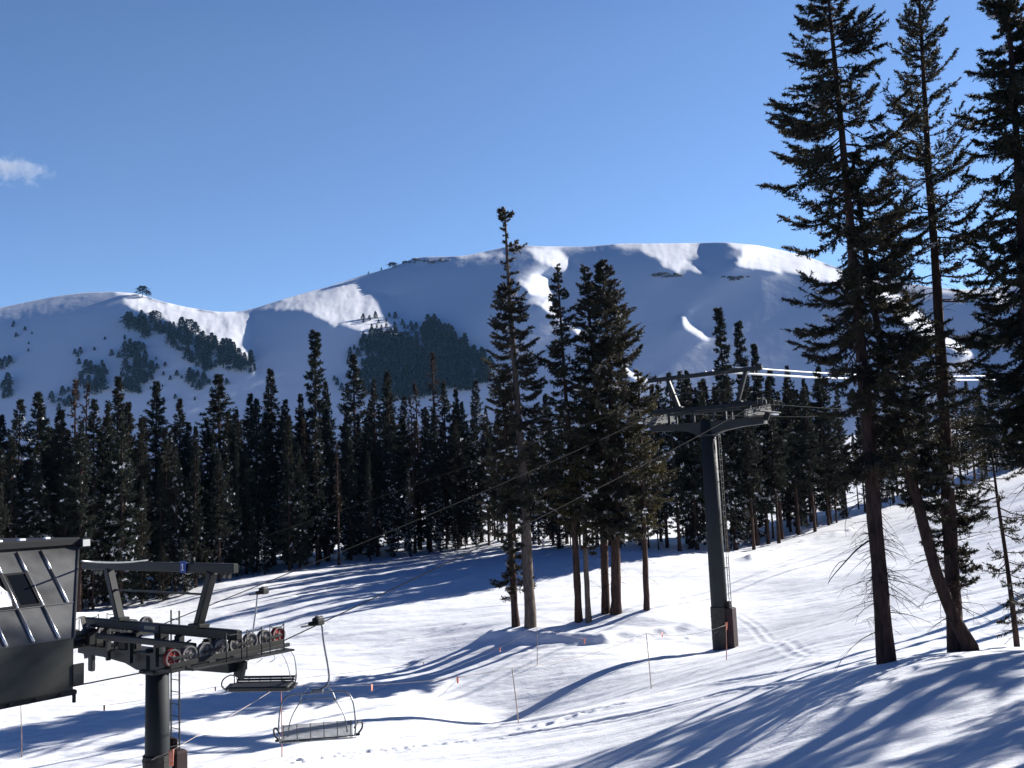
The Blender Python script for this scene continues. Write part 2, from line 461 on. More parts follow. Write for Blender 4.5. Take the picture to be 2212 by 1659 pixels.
rad = np.concatenate([np.geomspace(1.2, 15, 40)[:-1], np.geomspace(15, 70, 470)[:-1], np.geomspace(70, 170, 150)[:-1], np.geomspace(170, 1500, 50)])
az = np.concatenate([np.linspace(-85, -33, 60)[:-1], np.linspace(-33, 33, 640)[:-1], np.linspace(33, 85, 70)])
AZ, RD = np.meshgrid(np.radians(az), rad)
gx, gy = RD * np.sin(AZ), RD * np.cos(AZ)
gzv = G(gx.ravel(), gy.ravel()).reshape(gx.shape)
nr, na = gx.shape
idx = np.arange(nr * na).reshape(nr, na)
quads = np.stack([idx[:-1, :-1], idx[:-1, 1:], idx[1:, 1:], idx[1:, :-1]], -1).reshape(-1, 4)
ground = link('ground', np_mesh('ground', np.stack([gx, gy, gzv], -1).reshape(-1, 3), quads[:, ::-1], [M['snow']], smooth=True))
tag(ground, 'white groomed snow slope falling to the left, crossed by long blue tree shadows', None, kind='structure')

# ------------------------------------------------------------------ mountain
SKY = [(-260, 690), (-120, 676), (-50, 668), (0, 665), (60, 652), (120, 640), (180, 632), (240, 630), (300, 634), (345, 650), (400, 663), (470, 674), (520, 673),
       (550, 666), (600, 650), (650, 635), (700, 622), (750, 606), (790, 593), (850, 577), (890, 559), (910, 555), (1000, 553), (1050, 543), (1110, 529),
       (1170, 532), (1260, 533), (1340, 526), (1420, 526), (1500, 525), (1560, 523), (1640, 530), (1700, 543), (1740, 553), (1800, 575), (1850, 590),
       (1930, 606), (2000, 619), (2080, 626), (2130, 622), (2212, 612), (2330, 600), (2480, 596)]
su, sv = np.array([ray(*p)[0] for p in SKY]), np.array([ray(*p)[2] for p in SKY])
z5 = lambda L: [(x * .5, 508 + y * .5) for x, y in L]
z6 = lambda L: [(813 + x * .632, 474 + y * .632) for x, y in L]
LIT = [
    z5([(480, 222), (560, 250), (620, 258), (690, 283), (800, 310), (940, 330), (1040, 330), (1100, 335), (1095, 370), (1090, 480), (1120, 560), (1130, 605), (1090, 600), (1080, 535), (950, 480), (830, 420), (700, 365), (600, 335), (550, 300), (520, 262)]),
    z5([(1095, 338), (1160, 300), (1250, 265), (1400, 232), (1530, 190), (1600, 240), (1660, 252), (1720, 265), (1750, 340), (1800, 390), (1810, 430), (1700, 440), (1560, 420), (1400, 365), (1270, 322), (1160, 332)]),
    z6([(150, 118), (300, 122), (400, 108), (440, 112), (440, 128), (300, 132), (160, 134)]),
    z6([(500, 95), (600, 95), (640, 110), (680, 160), (640, 185), (560, 145)]),
    z6([(690, 92), (860, 80), (960, 76), (1110, 78), (1120, 130), (1060, 130), (1100, 165), (1170, 195), (1150, 200), (1060, 170), (1020, 180), (960, 140), (900, 110), (860, 98), (700, 104)]),
    z6([(1170, 75), (1340, 88), (1450, 115), (1560, 165), (1700, 200), (1760, 240), (1850, 310), (1950, 380), (2060, 440), (2020, 465), (1900, 420), (1780, 340), (1700, 270), (1550, 220), (1460, 190), (1350, 175), (1240, 170), (1210, 150), (1260, 110)]),
    z6([(480, 215), (560, 185), (600, 195), (640, 300), (690, 370), (740, 400), (820, 465), (880, 510), (945, 550), (930, 560), (860, 530), (800, 480), (700, 405), (640, 350), (570, 300), (540, 285), (600, 270), (520, 250)]),
    z6([(1030, 335), (1075, 305), (1090, 350), (1150, 400), (1150, 425), (1090, 395), (1040, 365)]),
    z6([(1900, 235), (2060, 240), (2100, 246), (2090, 262), (1960, 258)]),
    z6([(2080, 250), (2160, 250), (2210, 290), (2120, 300)]),
]
def inside(u, v, poly):
    c = np.zeros(u.shape, bool)
    n = len(poly)
    for i in range(n):
        (x1, y1), (x2, y2) = poly[i], poly[(i + 1) % n]
        if y1 == y2: continue
        c ^= ((y1 > v) != (y2 > v)) & (u < (x2 - x1) * (v - y1) / (y2 - y1) + x1)
    return c
NU, NS, VB = 300, 96, -0.02
uu = np.linspace(su[0], su[-1], NU)
vt = np.interp(uu, su, sv)
for _ in range(2): vt[1:-1] = (vt[:-2] + 2 * vt[1:-1] + vt[2:]) / 4
ss = np.linspace(0, 1, NS)
UU = np.repeat(uu[:, None], NS, 1)
hh = (vt - VB)[:, None]
VV = VB + ss[None] * hh
lit = np.zeros(UU.shape); tl_ = np.zeros(UU.shape)
for pi_, pl in enumerate(LIT):
    q = [(ray(*p)[0], ray(*p)[2]) for p in pl]
    wob = 0.0016
    in_ = (inside(UU + wob * 2 * fbm(UU * 120, VV * 160), VV + wob * 2 * fbm(UU * 90 + 50, VV * 160), q).astype(float))
    lit = np.maximum(lit, in_); tl_ = np.maximum(tl_, in_ * (.85, .85, .9, 1.1, .95, 1.7, 1.9, 1.25, .9, .9)[pi_])
du, ds = uu[1] - uu[0], ss[1] - ss[0]
hp = np.gradient(vt, uu)[:, None]
# unit steps: forward differences on cells
mid = lambda a: (a[1:, 1:] + a[:-1, 1:] + a[1:, :-1] + a[:-1, :-1]) / 4
Um, Vm, Lm = mid(UU), mid(VV), mid(lit)
Hm, HPm, Sm = mid(np.repeat(hh, NS, 1)), mid(np.repeat(hp, NS, 1)), mid(np.repeat(ss[None], NU, 0))
def Dx(w): return ((w[1:, 1:] - w[:-1, 1:]) + (w[1:, :-1] - w[:-1, :-1])) / (2 * du)
def Dy(w): return ((w[1:, 1:] - w[1:, :-1]) + (w[:-1, 1:] - w[:-1, :-1])) / (2 * ds)
def DxT(q):
    o = np.zeros((NU, NS)); q = q / (2 * du)
    o[1:, 1:] += q; o[:-1, 1:] -= q; o[1:, :-1] += q; o[:-1, :-1] -= q
    return o
def DyT(q):
    o = np.zeros((NU, NS)); q = q / (2 * ds)
    o[1:, 1:] += q; o[1:, :-1] -= q; o[:-1, 1:] += q; o[:-1, :-1] -= q
    return o
ca, cb = S[0] - Um * S[1], S[2] - Vm * S[1]             # lit term = ca*w_u + cb*w_v - S_y
c_s = (cb - ca * Sm * HPm) / Hm
def A1(w): return ca * Dx(w) + c_s * Dy(w)
def A1T(q): return DxT(ca * q) + DyT(c_s * q)
def A2(w): return Dy(w) / Hm
def A2T(q): return DyT(q / Hm)
def L1(w):
    a = np.zeros_like(w); a[1:-1] = (w[2:] - 2 * w[1:-1] + w[:-2]) / du ** 2 * 1e-2
    return a
def L1T(q):
    o = np.zeros_like(q); t = q[1:-1] / du ** 2 * 1e-2
    o[2:] += t; o[1:-1] -= 2 * t; o[:-2] += t
    return o
kds = ds * float(hh.mean())
def L2(w):
    a = np.zeros_like(w); a[:, 1:-1] = (w[:, 2:] - 2 * w[:, 1:-1] + w[:, :-2]) / kds ** 2 * 1e-2
    return a
def L2T(q):
    o = np.zeros_like(q); t = q[:, 1:-1] / kds ** 2 * 1e-2
    o[:, 2:] += t; o[:, 1:-1] -= 2 * t; o[:, :-2] += t
    return o
T = S[1] + np.where(Lm > .5, np.maximum(mid(tl_), .8), -0.012)
WV = 1.45 + 2.2 * np.clip((Sm - .86) / .14, 0, 1) ** 2 + np.where(Lm > .5, .4, 0.0)
wgt = np.where(Lm > .5, 1.0, 1.0)
MU, LA, EPS = 0.10, 0.0004, 1e-4
def NE(w): return A1T(wgt * A1(w)) + MU * A2T(A2(w)) + LA * (L1T(L1(w)) + L2T(L2(w))) + EPS * w
bvec = A1T(wgt * T) + MU * A2T(WV)
w = 1.45 * (VV - VB); r = bvec - NE(w); p = r.copy(); rr = (r * r).sum()
for it in range(2200):
    Ap = NE(p); al = rr / (p * Ap).sum()
    w += al * p; r -= al * Ap
    rn = (r * r).sum()
    if rn < 1e-10: break
    p = r + rn / rr * p; rr = rn
w -= w[:, 0].mean()
litpred = A1(w) - S[1]
print('mountain', it, 'lit ok', float(((litpred > 0.05) == (Lm > .5)).mean()), 'w', w.min(), w.max(), 'wv', np.percentile(A2(w), [1, 10, 50, 90, 99]))
w = np.clip(w, -0.6, 1.8)
K = 3                                                     # finer grid
def up(a, axis):
    n = a.shape[axis]; t = np.linspace(0, n - 1, (n - 1) * K + 1)
    i = np.minimum(t.astype(int), n - 2); f = t - i
    sh = [1, 1]; sh[axis] = -1; f = f.reshape(sh)
    return np.take(a, i, axis) * (1 - f) + np.take(a, i + 1, axis) * f
def soft(a):
    a = a.copy(); a[1:-1] = (a[:-2] + 2 * a[1:-1] + a[2:]) / 4; a[:, 1:-1] = (a[:, :-2] + 2 * a[:, 1:-1] + a[:, 2:]) / 4
    return a
Wf = soft(soft(up(up(w, 0), 1))); Uf = up(up(UU, 0), 1); Vf = up(up(VV, 0), 1)
LF = soft(soft(up(up(lit, 0), 1)))
Wf = Wf + (0.10 + 0.90 * LF) * (0.0022 * fbm(Uf * 70, Vf * 45, 4) + 0.0006 * fbm(Uf * 260 + 9, Vf * 120, 3))
MD0 = 1150.0
Dm = MD0 * np.exp(Wf)
# the far side drops away behind the skyline
rows_v, rows_d = [Vf], [Dm]
for k, (dv_, dw_) in enumerate([(0.002, 0.03), (0.0, .10), (-.03, .22), (-.10, .4), (-.25, .7)]):
    rows_v.append(Vf[:, -1:] + (dv_ if k > 1 else (0.0 if k else -0.0004))); rows_d.append(Dm[:, -1:] * (1 + dw_))
Vf2, Df2 = np.concatenate(rows_v, 1), np.concatenate(rows_d, 1)
Uf2 = np.repeat(Uf[:, :1], Vf2.shape[1], 1)
mv = np.stack([Uf2 * Df2, Df2, CZ + Vf2 * Df2], -1)
na_, nb_ = Df2.shape
idx = np.arange(na_ * nb_).reshape(na_, nb_)
quads = np.stack([idx[:-1, :-1], idx[1:, :-1], idx[1:, 1:], idx[:-1, 1:]], -1).reshape(-1, 4)
mountain = link('mountain', np_mesh('mountain', mv.reshape(-1, 3), quads, [M['mountain_snow']], smooth=True))
tag(mountain, 'long snow covered mountain ridge with sunlit crests and blue shaded faces', None, kind='structure')
def m_at(px, py):
    """point of the mountain face seen at a photo position"""
    d = ray(px, py)
    i = np.clip((d[0] - uu[0]) / du, 0, NU - 1.001); v0 = np.interp(d[0], uu, vt)
    j = np.clip((d[2] - VB) / (v0 - VB) * (NS - 1), 0, NS - 1)
    a, b_ = int(round(i * K)), int(round(min(j, NS - 1) * K))
    D = Dm[a, b_]
    return np.array([d[0] * D, D, CZ + min(d[2], v0) * D])

for (pts, lab) in [(((884, 566), (905, 562), (930, 566), (958, 563)), 'dark band of bare rock just under the crest left of the tallest thin tree'),
                   (((1418, 594), (1432, 592), (1446, 597), (1462, 594)), 'small dark rock outcrop in the shaded face below the bright summit snow'),
                   (((1575, 600), (1590, 603), (1606, 600)), 'dark rock patch at the right end of the shaded summit face')]:
    V, Fq = [], []
    for k, (px, py) in enumerate(pts):
        for q in range(7):
            c = m_at(px + random.uniform(-12, 12), py + random.uniform(-2.5, 2.5))
            sx_, sy_, sz_ = random.uniform(2.5, 7), random.uniform(2, 4), random.uniform(1.2, 3.0)
            n0 = len(V)
            for a in range(7):
                for (rr_, hz) in ((1, -.6), (.9, .3), (.35, 1.0)):
                    e = random.uniform(.7, 1.2) * rr_
                    V.append((c[0] + sx_ * e * math.cos(a * .8976), c[1] + sy_ * e * math.sin(a * .8976), c[2] + sz_ * hz * random.uniform(.8, 1.1)))
            for a in range(7):
                b2 = (a + 1) % 7
                for h in (0, 1): Fq.append((n0 + a * 3 + h, n0 + b2 * 3 + h, n0 + b2 * 3 + h + 1, n0 + a * 3 + h + 1))
            for a in range(1, 6, 2): Fq.append((n0 + 2, n0 + a * 3 + 2, n0 + (a + 1) * 3 + 2, n0 + ((a + 2) % 7) * 3 + 2))
    tag(link('rock_outcrop', np_mesh('rock_outcrop', np.array(V), np.array(Fq), [M['rock']])), lab, 'rock')

# ------------------------------------------------------------------ conifers
def unit(a): return a / (np.linalg.norm(a, axis=-1, keepdims=True) + 1e-9)

def conifer(seed, H, axis, prof, nb, twig=(.10, .42), nd=14, nl=(.12, .03), tr=(.28, .03), up_=.30, dn=.35, dead=0, dead_z=(1, 6),
            snow=0.0, flat=.55, wood=True, sect=None, bare=None, bseg=4, gap=.25, tsides=9, flare=1.35, hang=.25, azb=None):
    """trunk and crown arrays of one tree. axis: list of (z, x, y); prof: list of (z, branch length)"""
    g = np.random.RandomState(seed)
    ax = np.array(axis, float)
    pos = lambda z: np.stack([np.interp(z, ax[:, 0], ax[:, 1]), np.interp(z, ax[:, 0], ax[:, 2]), z], -1)
    pz, pr = np.array(prof, float).T
    rad_ = lambda z: tr[1] + (tr[0] - tr[1]) * np.clip(1 - z / H, 0, 1) ** .9
    # trunk
    nseg = max(6, int(H * (1.6 if tsides > 6 else .6)))
    tz = np.linspace(-.5, H, nseg)
    c = pos(tz)
    th = np.linspace(0, 2 * np.pi, tsides, endpoint=False)
    rr_ = rad_(tz)[:, None] * (1 + .07 * g.randn(nseg, tsides)) * (1 + (flare - 1) * np.exp(-np.clip(tz, 0, 99) / .35))[:, None]
    TV = [np.stack([c[:, None, 0] + rr_ * np.cos(th), c[:, None, 1] + rr_ * np.sin(th), np.repeat(c[:, None, 2], tsides, 1)], -1).reshape(-1, 3)]
    i0 = np.arange(nseg * tsides).reshape(nseg, tsides)
    TF = [np.stack([i0[:-1], np.roll(i0, -1, 1)[:-1], np.roll(i0, -1, 1)[1:], i0[1:]], -1).reshape(-1, 4)]
    nT = nseg * tsides
    def add_tubes(P, r0, r1):                    # P (n, m, 3) three-sided tapering tubes
        nonlocal nT
        n, m, _ = P.shape
        d = unit(np.gradient(P, axis=1))
        a = unit(np.cross(d, np.array([.13, .21, 1.0])))
        b = np.cross(d, a)
        rr2 = (r0[:, None] + (r1 - r0)[:, None] * np.linspace(0, 1, m)[None])[..., None]
        ring = np.stack([P + rr2 * (a * math.cos(t) + b * math.sin(t)) for t in (0, 2.094, 4.189)], 2)
        TV.append(ring.reshape(-1, 3))
        ii = nT + np.arange(n * m * 3).reshape(n, m, 3)
        TF.append(np.stack([ii[:, :-1], np.roll(ii, -1, 2)[:, :-1], np.roll(ii, -1, 2)[:, 1:], ii[:, 1:]], -1).reshape(-1, 4))
        nT += n * m * 3
    # branches
    lo, hi = pz[0], min(pz[-1], H - .05)
    dens = np.linspace(lo, hi, 400)
    wts = 1.0 / (0.35 + np.interp(dens, pz, pr) * .25) * (np.interp(dens, pz, pr) > .03)
    if bare: wts *= np.where((dens > bare[0]) & (dens < bare[1]), bare[2], 1)
    cdf = np.cumsum(wts); cdf /= cdf[-1]
    bz = np.interp((np.arange(nb) + g.rand(nb)) / nb, cdf, dens)
    bz = np.round(bz / .28) * .28 * .65 + bz * .35            # loose whorls
    bz = np.clip(bz, lo, hi)
    baz = g.rand(nb) * 2 * np.pi
    keep = vnoise(bz * .9 + seed, baz * 1.1 + seed * 3.3) > -.5 + gap * (0.6 + .8 * g.rand(nb)) * .8
    if azb: keep &= g.rand(nb) < np.where(np.cos(baz - azb[0]) > 0, 1, azb[1])
    bz, baz = bz[keep], baz[keep]; nb = len(bz)
    BL = np.interp(bz, pz, pr) * (.62 + .55 * g.rand(nb)) * (1 + .5 * vnoise(bz * .7 + seed * 2, baz * .8))
    BL = np.maximum(BL, .08)
    hfrac = (bz - lo) / max(hi - lo, .1)
    e0 = (-dn + (up_ + dn) * hfrac ** 1.5) + .14 * g.randn(nb)
    s_ = np.linspace(0, 1, bseg + 1)
    hor = np.stack([np.cos(baz), np.sin(baz), np.zeros(nb)], -1)
    side = np.stack([-np.sin(baz), np.cos(baz), np.zeros(nb)], -1)
    crv = (.10 + .12 * g.rand(nb)) * np.where(hfrac < .75, 1, .3)
    rs_ = BL[:, None] * s_[None]
    zz = rs_ * np.tan(e0)[:, None] - (crv * BL)[:, None] * np.sin(s_ * np.pi)[None] * .8 + (.12 * BL)[:, None] * (s_ ** 3)[None]
    swing = (g.randn(nb) * .10)[:, None] * rs_ * s_[None]
    BP = pos(bz)[:, None] + hor[:, None] * rs_[..., None] + side[:, None] * swing[..., None]
    BP[..., 2] += zz
    if wood: add_tubes(BP, .010 + .012 * BL, np.full(nb, .004))
    # twigs
    cnt = np.maximum(3, (BL / twig[0] * 1.6).astype(int))
    bi = np.repeat(np.arange(nb), cnt); nt_ = len(bi)
    ts = .12 + .9 * g.rand(nt_) ** .8; ts = np.minimum(ts, 1.0)
    x_ = ts * bseg; ii = np.minimum(x_.astype(int), bseg - 1); fr = (x_ - ii)[:, None]
    p0 = BP[bi, ii] * (1 - fr) + BP[bi, ii + 1] * fr
    bd = unit(BP[bi, ii + 1] - BP[bi, ii])
    sgn = np.where(g.rand(nt_) < .5, -1, 1)[:, None]
    td = unit(bd * (.45 + .5 * g.rand(nt_, 1)) + side[bi] * sgn * (.35 + .6 * g.rand(nt_, 1)) + np.array([0, 0, 1]) * (flat * .35 * g.randn(nt_, 1) - hang * g.rand(nt_, 1)))
    tl = twig[1] * (1.1 - .55 * ts) * (.55 + .7 * g.rand(nt_)) * np.clip(BL[bi] / 1.0, .35, 1.25)
    tip = ts > .93
    td[tip] = bd[tip]
    if wood and tsides > 6:
        sel = g.rand(nt_) < .5
        P2 = np.stack([p0[sel], p0[sel] + td[sel] * (tl[sel, None] * .9)], 1)
        add_tubes(P2, np.full(sel.sum(), .006), np.full(sel.sum(), .003))
    # needles
    q = g.rand(nt_, nd)
    base = p0[:, None] + td[:, None] * (tl[:, None] * q)[..., None]
    rv = g.randn(nt_, nd, 3); rv[..., 2] += .15
    nv = unit(td[:, None] * .75 + unit(rv) * .95)
    ln = nl[0] * (.6 + .8 * g.rand(nt_, nd))[..., None]
    wd = unit(np.cross(nv, g.randn(nt_, nd, 3))) * (nl[1] * (.6 + .7 * g.rand(nt_, nd)))[..., None]
    a_, b_, c_ = base - wd * .5, base + wd * .5, base + nv * ln
    CV = np.stack([a_, b_, c_], 2).reshape(-1, 3)
    CF = np.arange(len(CV)).reshape(-1, 3)
    sm_ = np.zeros((nt_, nd), int)
    if snow > 0:
        pick = (g.rand(nt_) < snow * (1.5 - hfrac[bi])) & (vnoise(bz[bi] * 1.3, baz[bi] * 2 + seed) > -.1)
        sm_[pick] = 1
    if dead:
        dzz = dead_z[0] + (dead_z[1] - dead_z[0]) * g.rand(dead)
        da = g.rand(dead) * 2 * np.pi
        L = (.35 + 1.0 * g.rand(dead) ** 2) * np.clip(rad_(dzz) / .2, .5, 1.3)
        dh = np.stack([np.cos(da), np.sin(da), np.zeros(dead)], -1)
        dsd = np.stack([-np.sin(da), np.cos(da), np.zeros(dead)], -1)
        s6 = np.linspace(0, 1, 6)
        DP = pos(dzz)[:, None] + dh[:, None] * (L[:, None] * s6)[..., None] + dsd[:, None] * ((g.randn(dead) * .25 * L)[:, None] * s6 ** 2)[..., None]
        DP[..., 2] += (L * (g.randn(dead) * .25 - .05))[:, None] * s6 - (L * (.1 + .5 * g.rand(dead)))[:, None] * s6 ** 2
        add_tubes(DP, .008 + .007 * L, np.full(dead, .003))
        # side twigs
        k_ = g.randint(0, dead, dead * 2); j_ = g.randint(2, 5, dead * 2)
        P0 = DP[k_, j_]; dd = unit(DP[k_, j_ + 0] - DP[k_, j_ - 1] + .8 * g.randn(dead * 2, 3) * L[k_, None] * .2)
        P2 = np.stack([P0, P0 + dd * (.3 * L[k_, None]) + np.array([0, 0, -.04])], 1)
        add_tubes(P2, np.full(dead * 2, .006), np.full(dead * 2, .003))
    return (np.concatenate(TV), np.concatenate(TF)), (CV, CF, sm_.repeat(1).reshape(-1))

def tree_meshes(name, bark, leaf, *a, **k):
    (tv, tf), (cv, cf, mi) = conifer(*a, **k)
    mt = np_mesh(name + '_trunk', tv, tf, [bark], smooth=True)
    mc = np_mesh(name + '_crown', cv, cf, [leaf, M['bough_snow']], mi)
    return mt, mc

def plant(name, meshes, label, loc, rotz=0, scale=(1, 1, 1), group=None, cat='tree'):
    t = thing(name, label, cat, loc, rotz, group)
    t.scale = scale
    link('trunk', meshes[0], t); link('crown', meshes[1], t)
    return t

def px_axis(pp, D):
    """foot and axis of a tree from photo points along its stem, foot first"""
    Q = np.array([at(px, py, D) for px, py in pp])
    fx, fy = Q[0, 0], D
    z0 = gz(fx, fy)
    return (fx, fy, z0), [(-1, 0, 0)] + [(q[2] - z0 if i else 0.0, q[0] - fx, 0) for i, q in enumerate(Q)]

# the tall spruces close by on the right
D = 28.0
foot, axis = px_axis([(1915, 1432), (1880, 1000), (1855, 700), (1820, 300), (1786, -40)], D); H = axis[-1][0]
m_ = tree_meshes('spruce', M['bark'], M['needles'], 11, H, axis,
                 [(5.6, 1.0), (6.2, 1.7), (7.5, 2.1), (10, 2.3), (12, 2.25), (14, 2.1), (16, 1.75), (18, 1.35), (19.3, .95), (H, .3)],
                 330, twig=(.062, .36), nd=24, nl=(.090, .038), tr=(.245, .035), flare=1.15, up_=.25, dn=.42, dead=170, dead_z=(.8, 6.4), snow=.02, gap=.42, hang=.3, azb=(math.pi, .85))
big = plant('spruce_tree', m_, 'tall dense spruce with a bare straight trunk, leftmost of the big trees at right', foot)
for pp, r0 in (([(1876, 1168), (1850, 1188), (1822, 1218), (1797, 1247), (1788, 1262)], .030), ([(1830, 1210), (1812, 1216), (1795, 1240), (1790, 1258)], .014), ([(1862, 1082), (1838, 1100), (1826, 1130), (1828, 1160)], .016)):
    b = MB(); L_ = [Vector(at(px, py, 27.9 - .1 * k)) - big.location for k, (px, py) in enumerate(pp)]
    b.tube(smooth_path(L_, 4), [r0 * (1 - .8 * k / (4 * len(pp) - 4)) for k in range(4 * len(pp) - 3)], 6)
    b.build('broken_limb', M['bark'], big)
HERO = m_
foot, axis = px_axis([(2066, 1405), (2052, 1150), (2040, 900), (2026, 650), (2005, 350), (1984, -40)], 29.0); H = axis[-1][0]
m_ = tree_meshes('thin_spruce', M['bark'], M['needles'], 23, H, axis,
                 [(2.0, .8), (3.5, .9), (6, 1.3), (9, 1.7), (12, 1.75), (14.5, 1.55), (16.5, 1.3), (18.4, .9), (H, .2)],
                 340, twig=(.065, .34), nd=18, nl=(.085, .033), tr=(.235, .035), flare=1.2, up_=.75, dn=.18, dead=170, dead_z=(1, 14), snow=.03, gap=.42, hang=.1)
plant('spruce_tree', m_, 'thin upright spruce with see-through crown and upswept twigs, between two denser ones', foot)
THIN = m_
foot, axis = px_axis([(2100, 1402), (2055, 1320), (2020, 1230), (1975, 1060), (1935, 900), (1905, 760), (1880, 620), (1858, 460), (1840, 330)], 28.6); H = axis[-1][0]
m_ = tree_meshes('leaning_spruce', M['bark'], M['needles'], 31, H, axis,
                 [(4.3, .5), (5.2, 1.0), (6.5, 1.5), (8.2, 1.8), (10, 1.9), (12, 1.7), (13.6, 1.2), (H, .3)],
                 200, twig=(.062, .36), nd=24, nl=(.090, .037), tr=(.20, .04), up_=.35, dn=.25, dead=60, dead_z=(.8, 6), snow=.04, gap=.35, flare=1.5, azb=(0.2, .6))
plant('spruce_tree', m_, 'leaning spruce whose trunk crosses up and left from the foot of the thin one', foot)
foot, axis = px_axis([(2262, 1385), (2238, 1000), (2214, 600), (2190, 200), (2172, -60)], 27.0); H = axis[-1][0]
m_ = tree_meshes('edge_spruce', M['bark'], M['needles'], 47, H, axis,
                 [(5.4, .8), (6.3, 1.5), (8, 1.6), (11, 1.75), (13.5, 1.6), (15.5, 1.35), (17.3, 1.0), (18.6, .7), (H, .3)],
                 340, twig=(.060, .37), nd=24, nl=(.090, .038), tr=(.26, .035), up_=.2, dn=.45, dead=40, dead_z=(1, 6), snow=.02, gap=.22, hang=.35)
plant('spruce_tree', m_, 'dense dark spruce cut off by the right edge of the picture', foot)
EDGE = m_
foot, axis = px_axis([(2197, 1390), (2176, 1220), (2155, 1080), (2140, 960)], 29.5); H = axis[-1][0]
m_ = tree_meshes('sapling', M['bark'], M['needles'], 53, H, axis, [(.4, .5), (1.5, .8), (3, 1.1), (4.5, 1.2), (5.3, .8), (H, .25)],
                 60, twig=(.10, .3), nd=12, nl=(.10, .03), tr=(.09, .02), up_=.3, dn=.3, dead=25, dead_z=(.2, 3), snow=.06, gap=.45, flare=1.1)
plant('young_conifer', m_, 'slender young conifer with sparse drooping tufts at the far right edge', foot)
# low broken limb on the big trunk is part of that tree's look: long bare branch
# neighbours outside the frame on the right: their shade crosses the near snow
HIGH = tree_meshes('high_spruce', M['bark'], M['needles'], 59, 21.0, [(-1, 0, 0), (0, 0, 0), (21, .3, 0)],
                   [(9.6, .8), (10.5, 1.6), (13, 1.9), (16, 1.6), (18.5, 1.0), (21, .25)], 200, twig=(.085, .40), nd=16, nl=(.13, .042), tr=(.24, .035), dead=40, dead_z=(2, 9), gap=.4)
for i, (x, y, k, rz, s) in enumerate([(21.6, 36.2, 0, 2.3, .95), (24.6, 40.3, 2, 3.0, 1.0), (22.6, 32.2, 2, 1.1, .95), (20, 25.6, 1, .4, .95), (26, 33, 2, 2.0, 1.05), (29.5, 35.5, 0, 5.0, .9), (21.5, 21.5, 2, 3.6, .9), (25.5, 28, 1, 1.9, 1.0), (18.3, 22.5, 2, 0.9, .8), (28.5, 44.5, 2, 4.4, 1.05)]):
    ms = (HERO, THIN, HIGH, EDGE)[k]
    plant('spruce_tree', ms, 'tall spruce standing beyond the right edge of the picture', (x, y, gz(x, y)), rz, (s, s, s), 'spruces beyond the right edge')

# the clump of spruces on the open run
def clump(pp, D, prof, nb, seed, label, leaf='needles', bark='bark', **k):
    foot, axis = px_axis(pp, D); H = axis[-1][0]
    kw = dict(twig=(.10, .46), nd=17, nl=(.155, .066), tr=(.28, .05), up_=.25, dn=.35, dead=25, dead_z=(2, 11), snow=.04, gap=.25, tsides=9, hang=.25, flare=1.2)
    kw.update(k)
    P_ = [(H * a, b) for a, b in prof]
    m = tree_meshes('clump_spruce', M[bark], M[leaf], seed, H, axis, P_, nb, **kw)
    plant('spruce_tree', m, label, foot)
    return m
CL = []
CL.append(clump([(1146, 1352), (1128, 1000), (1100, 640), (1090, 450)], 60, [(.26, 1.2), (.33, 2.1), (.42, 2.4), (.55, 2.0), (.66, 1.5), (.78, .95), (.80, .45), (.885, .5), (.90, 1.25), (.915, .3), (.955, .3), (.975, .6), (1, .2)], 260, 61,
      'tallest spruce of the clump, grey trunk, thin bare top ending in a tuft', bark='grey_bark', bare=(.80 * 27, .955 * 27, .22), tr=(.37, .05)))
CL.append(clump([(1114, 1356), (1098, 1080), (1086, 800)], 60.5, [(.14, 1.4), (.2, 1.2), (.3, .6), (.4, 1.6), (.6, 1.7), (.8, 1.0), (1, .15)], 130, 62,
      'shorter spruce tight against the left of the grey trunked one', tr=(.235, .05)))
CL.append(clump([(1250, 1337), (1236, 1050), (1215, 750), (1203, 572)], 60.5, [(.3, .8), (.36, 1.9), (.46, 2.0), (.58, 1.8), (.7, 1.5), (.82, 1.0), (.92, .5), (1, .12)], 170, 63,
      'pointed spruce in the clump with light sky gaps between its boughs', tr=(.235, .04), gap=.36))
CL.append(clump([(1271, 1337), (1262, 1150), (1246, 960)], 60.2, [(.42, .8), (.55, 1.6), (.75, 1.4), (1, .3)], 70, 64,
      'short yellowish conifer on a pale thin trunk beside the pointed spruce', leaf='yellow_needles', bark='grey_bark', tr=(.19, .06), dead=20, dead_z=(2, 6)))
CL.append(clump([(1309, 1328), (1300, 1000), (1276, 720), (1262, 576)], 61.5, [(.25, 1.0), (.35, 2.0), (.5, 2.1), (.7, 1.5), (.85, 1.0), (.95, .55), (1, .15)], 190, 65,
      'left one of the twin trunked pair of dense spruces, slightly lower top', tr=(.28, .04), gap=.2))
CL.append(clump([(1331, 1328), (1328, 1000), (1312, 750), (1302, 562)], 61, [(.22, 1.2), (.30, 2.4), (.42, 3.3), (.56, 3.2), (.68, 2.7), (.80, 1.9), (.90, 1.1), (.96, .6), (1, .2)], 330, 66,
      'broadest darkest spruce of the clump with a full conical crown', tr=(.33, .04), gap=.14))
CL.append(clump([(1397, 1319), (1390, 1100), (1384, 950), (1378, 800)], 61, [(.36, .7), (.46, 1.4), (.56, 1.9), (.72, 1.7), (.88, 1.0), (1, .2)], 110, 67,
      'conifer with yellowish boughs on a thin reddish trunk, right end of the clump', leaf='yellow_needles', tr=(.20, .05), gap=.3))

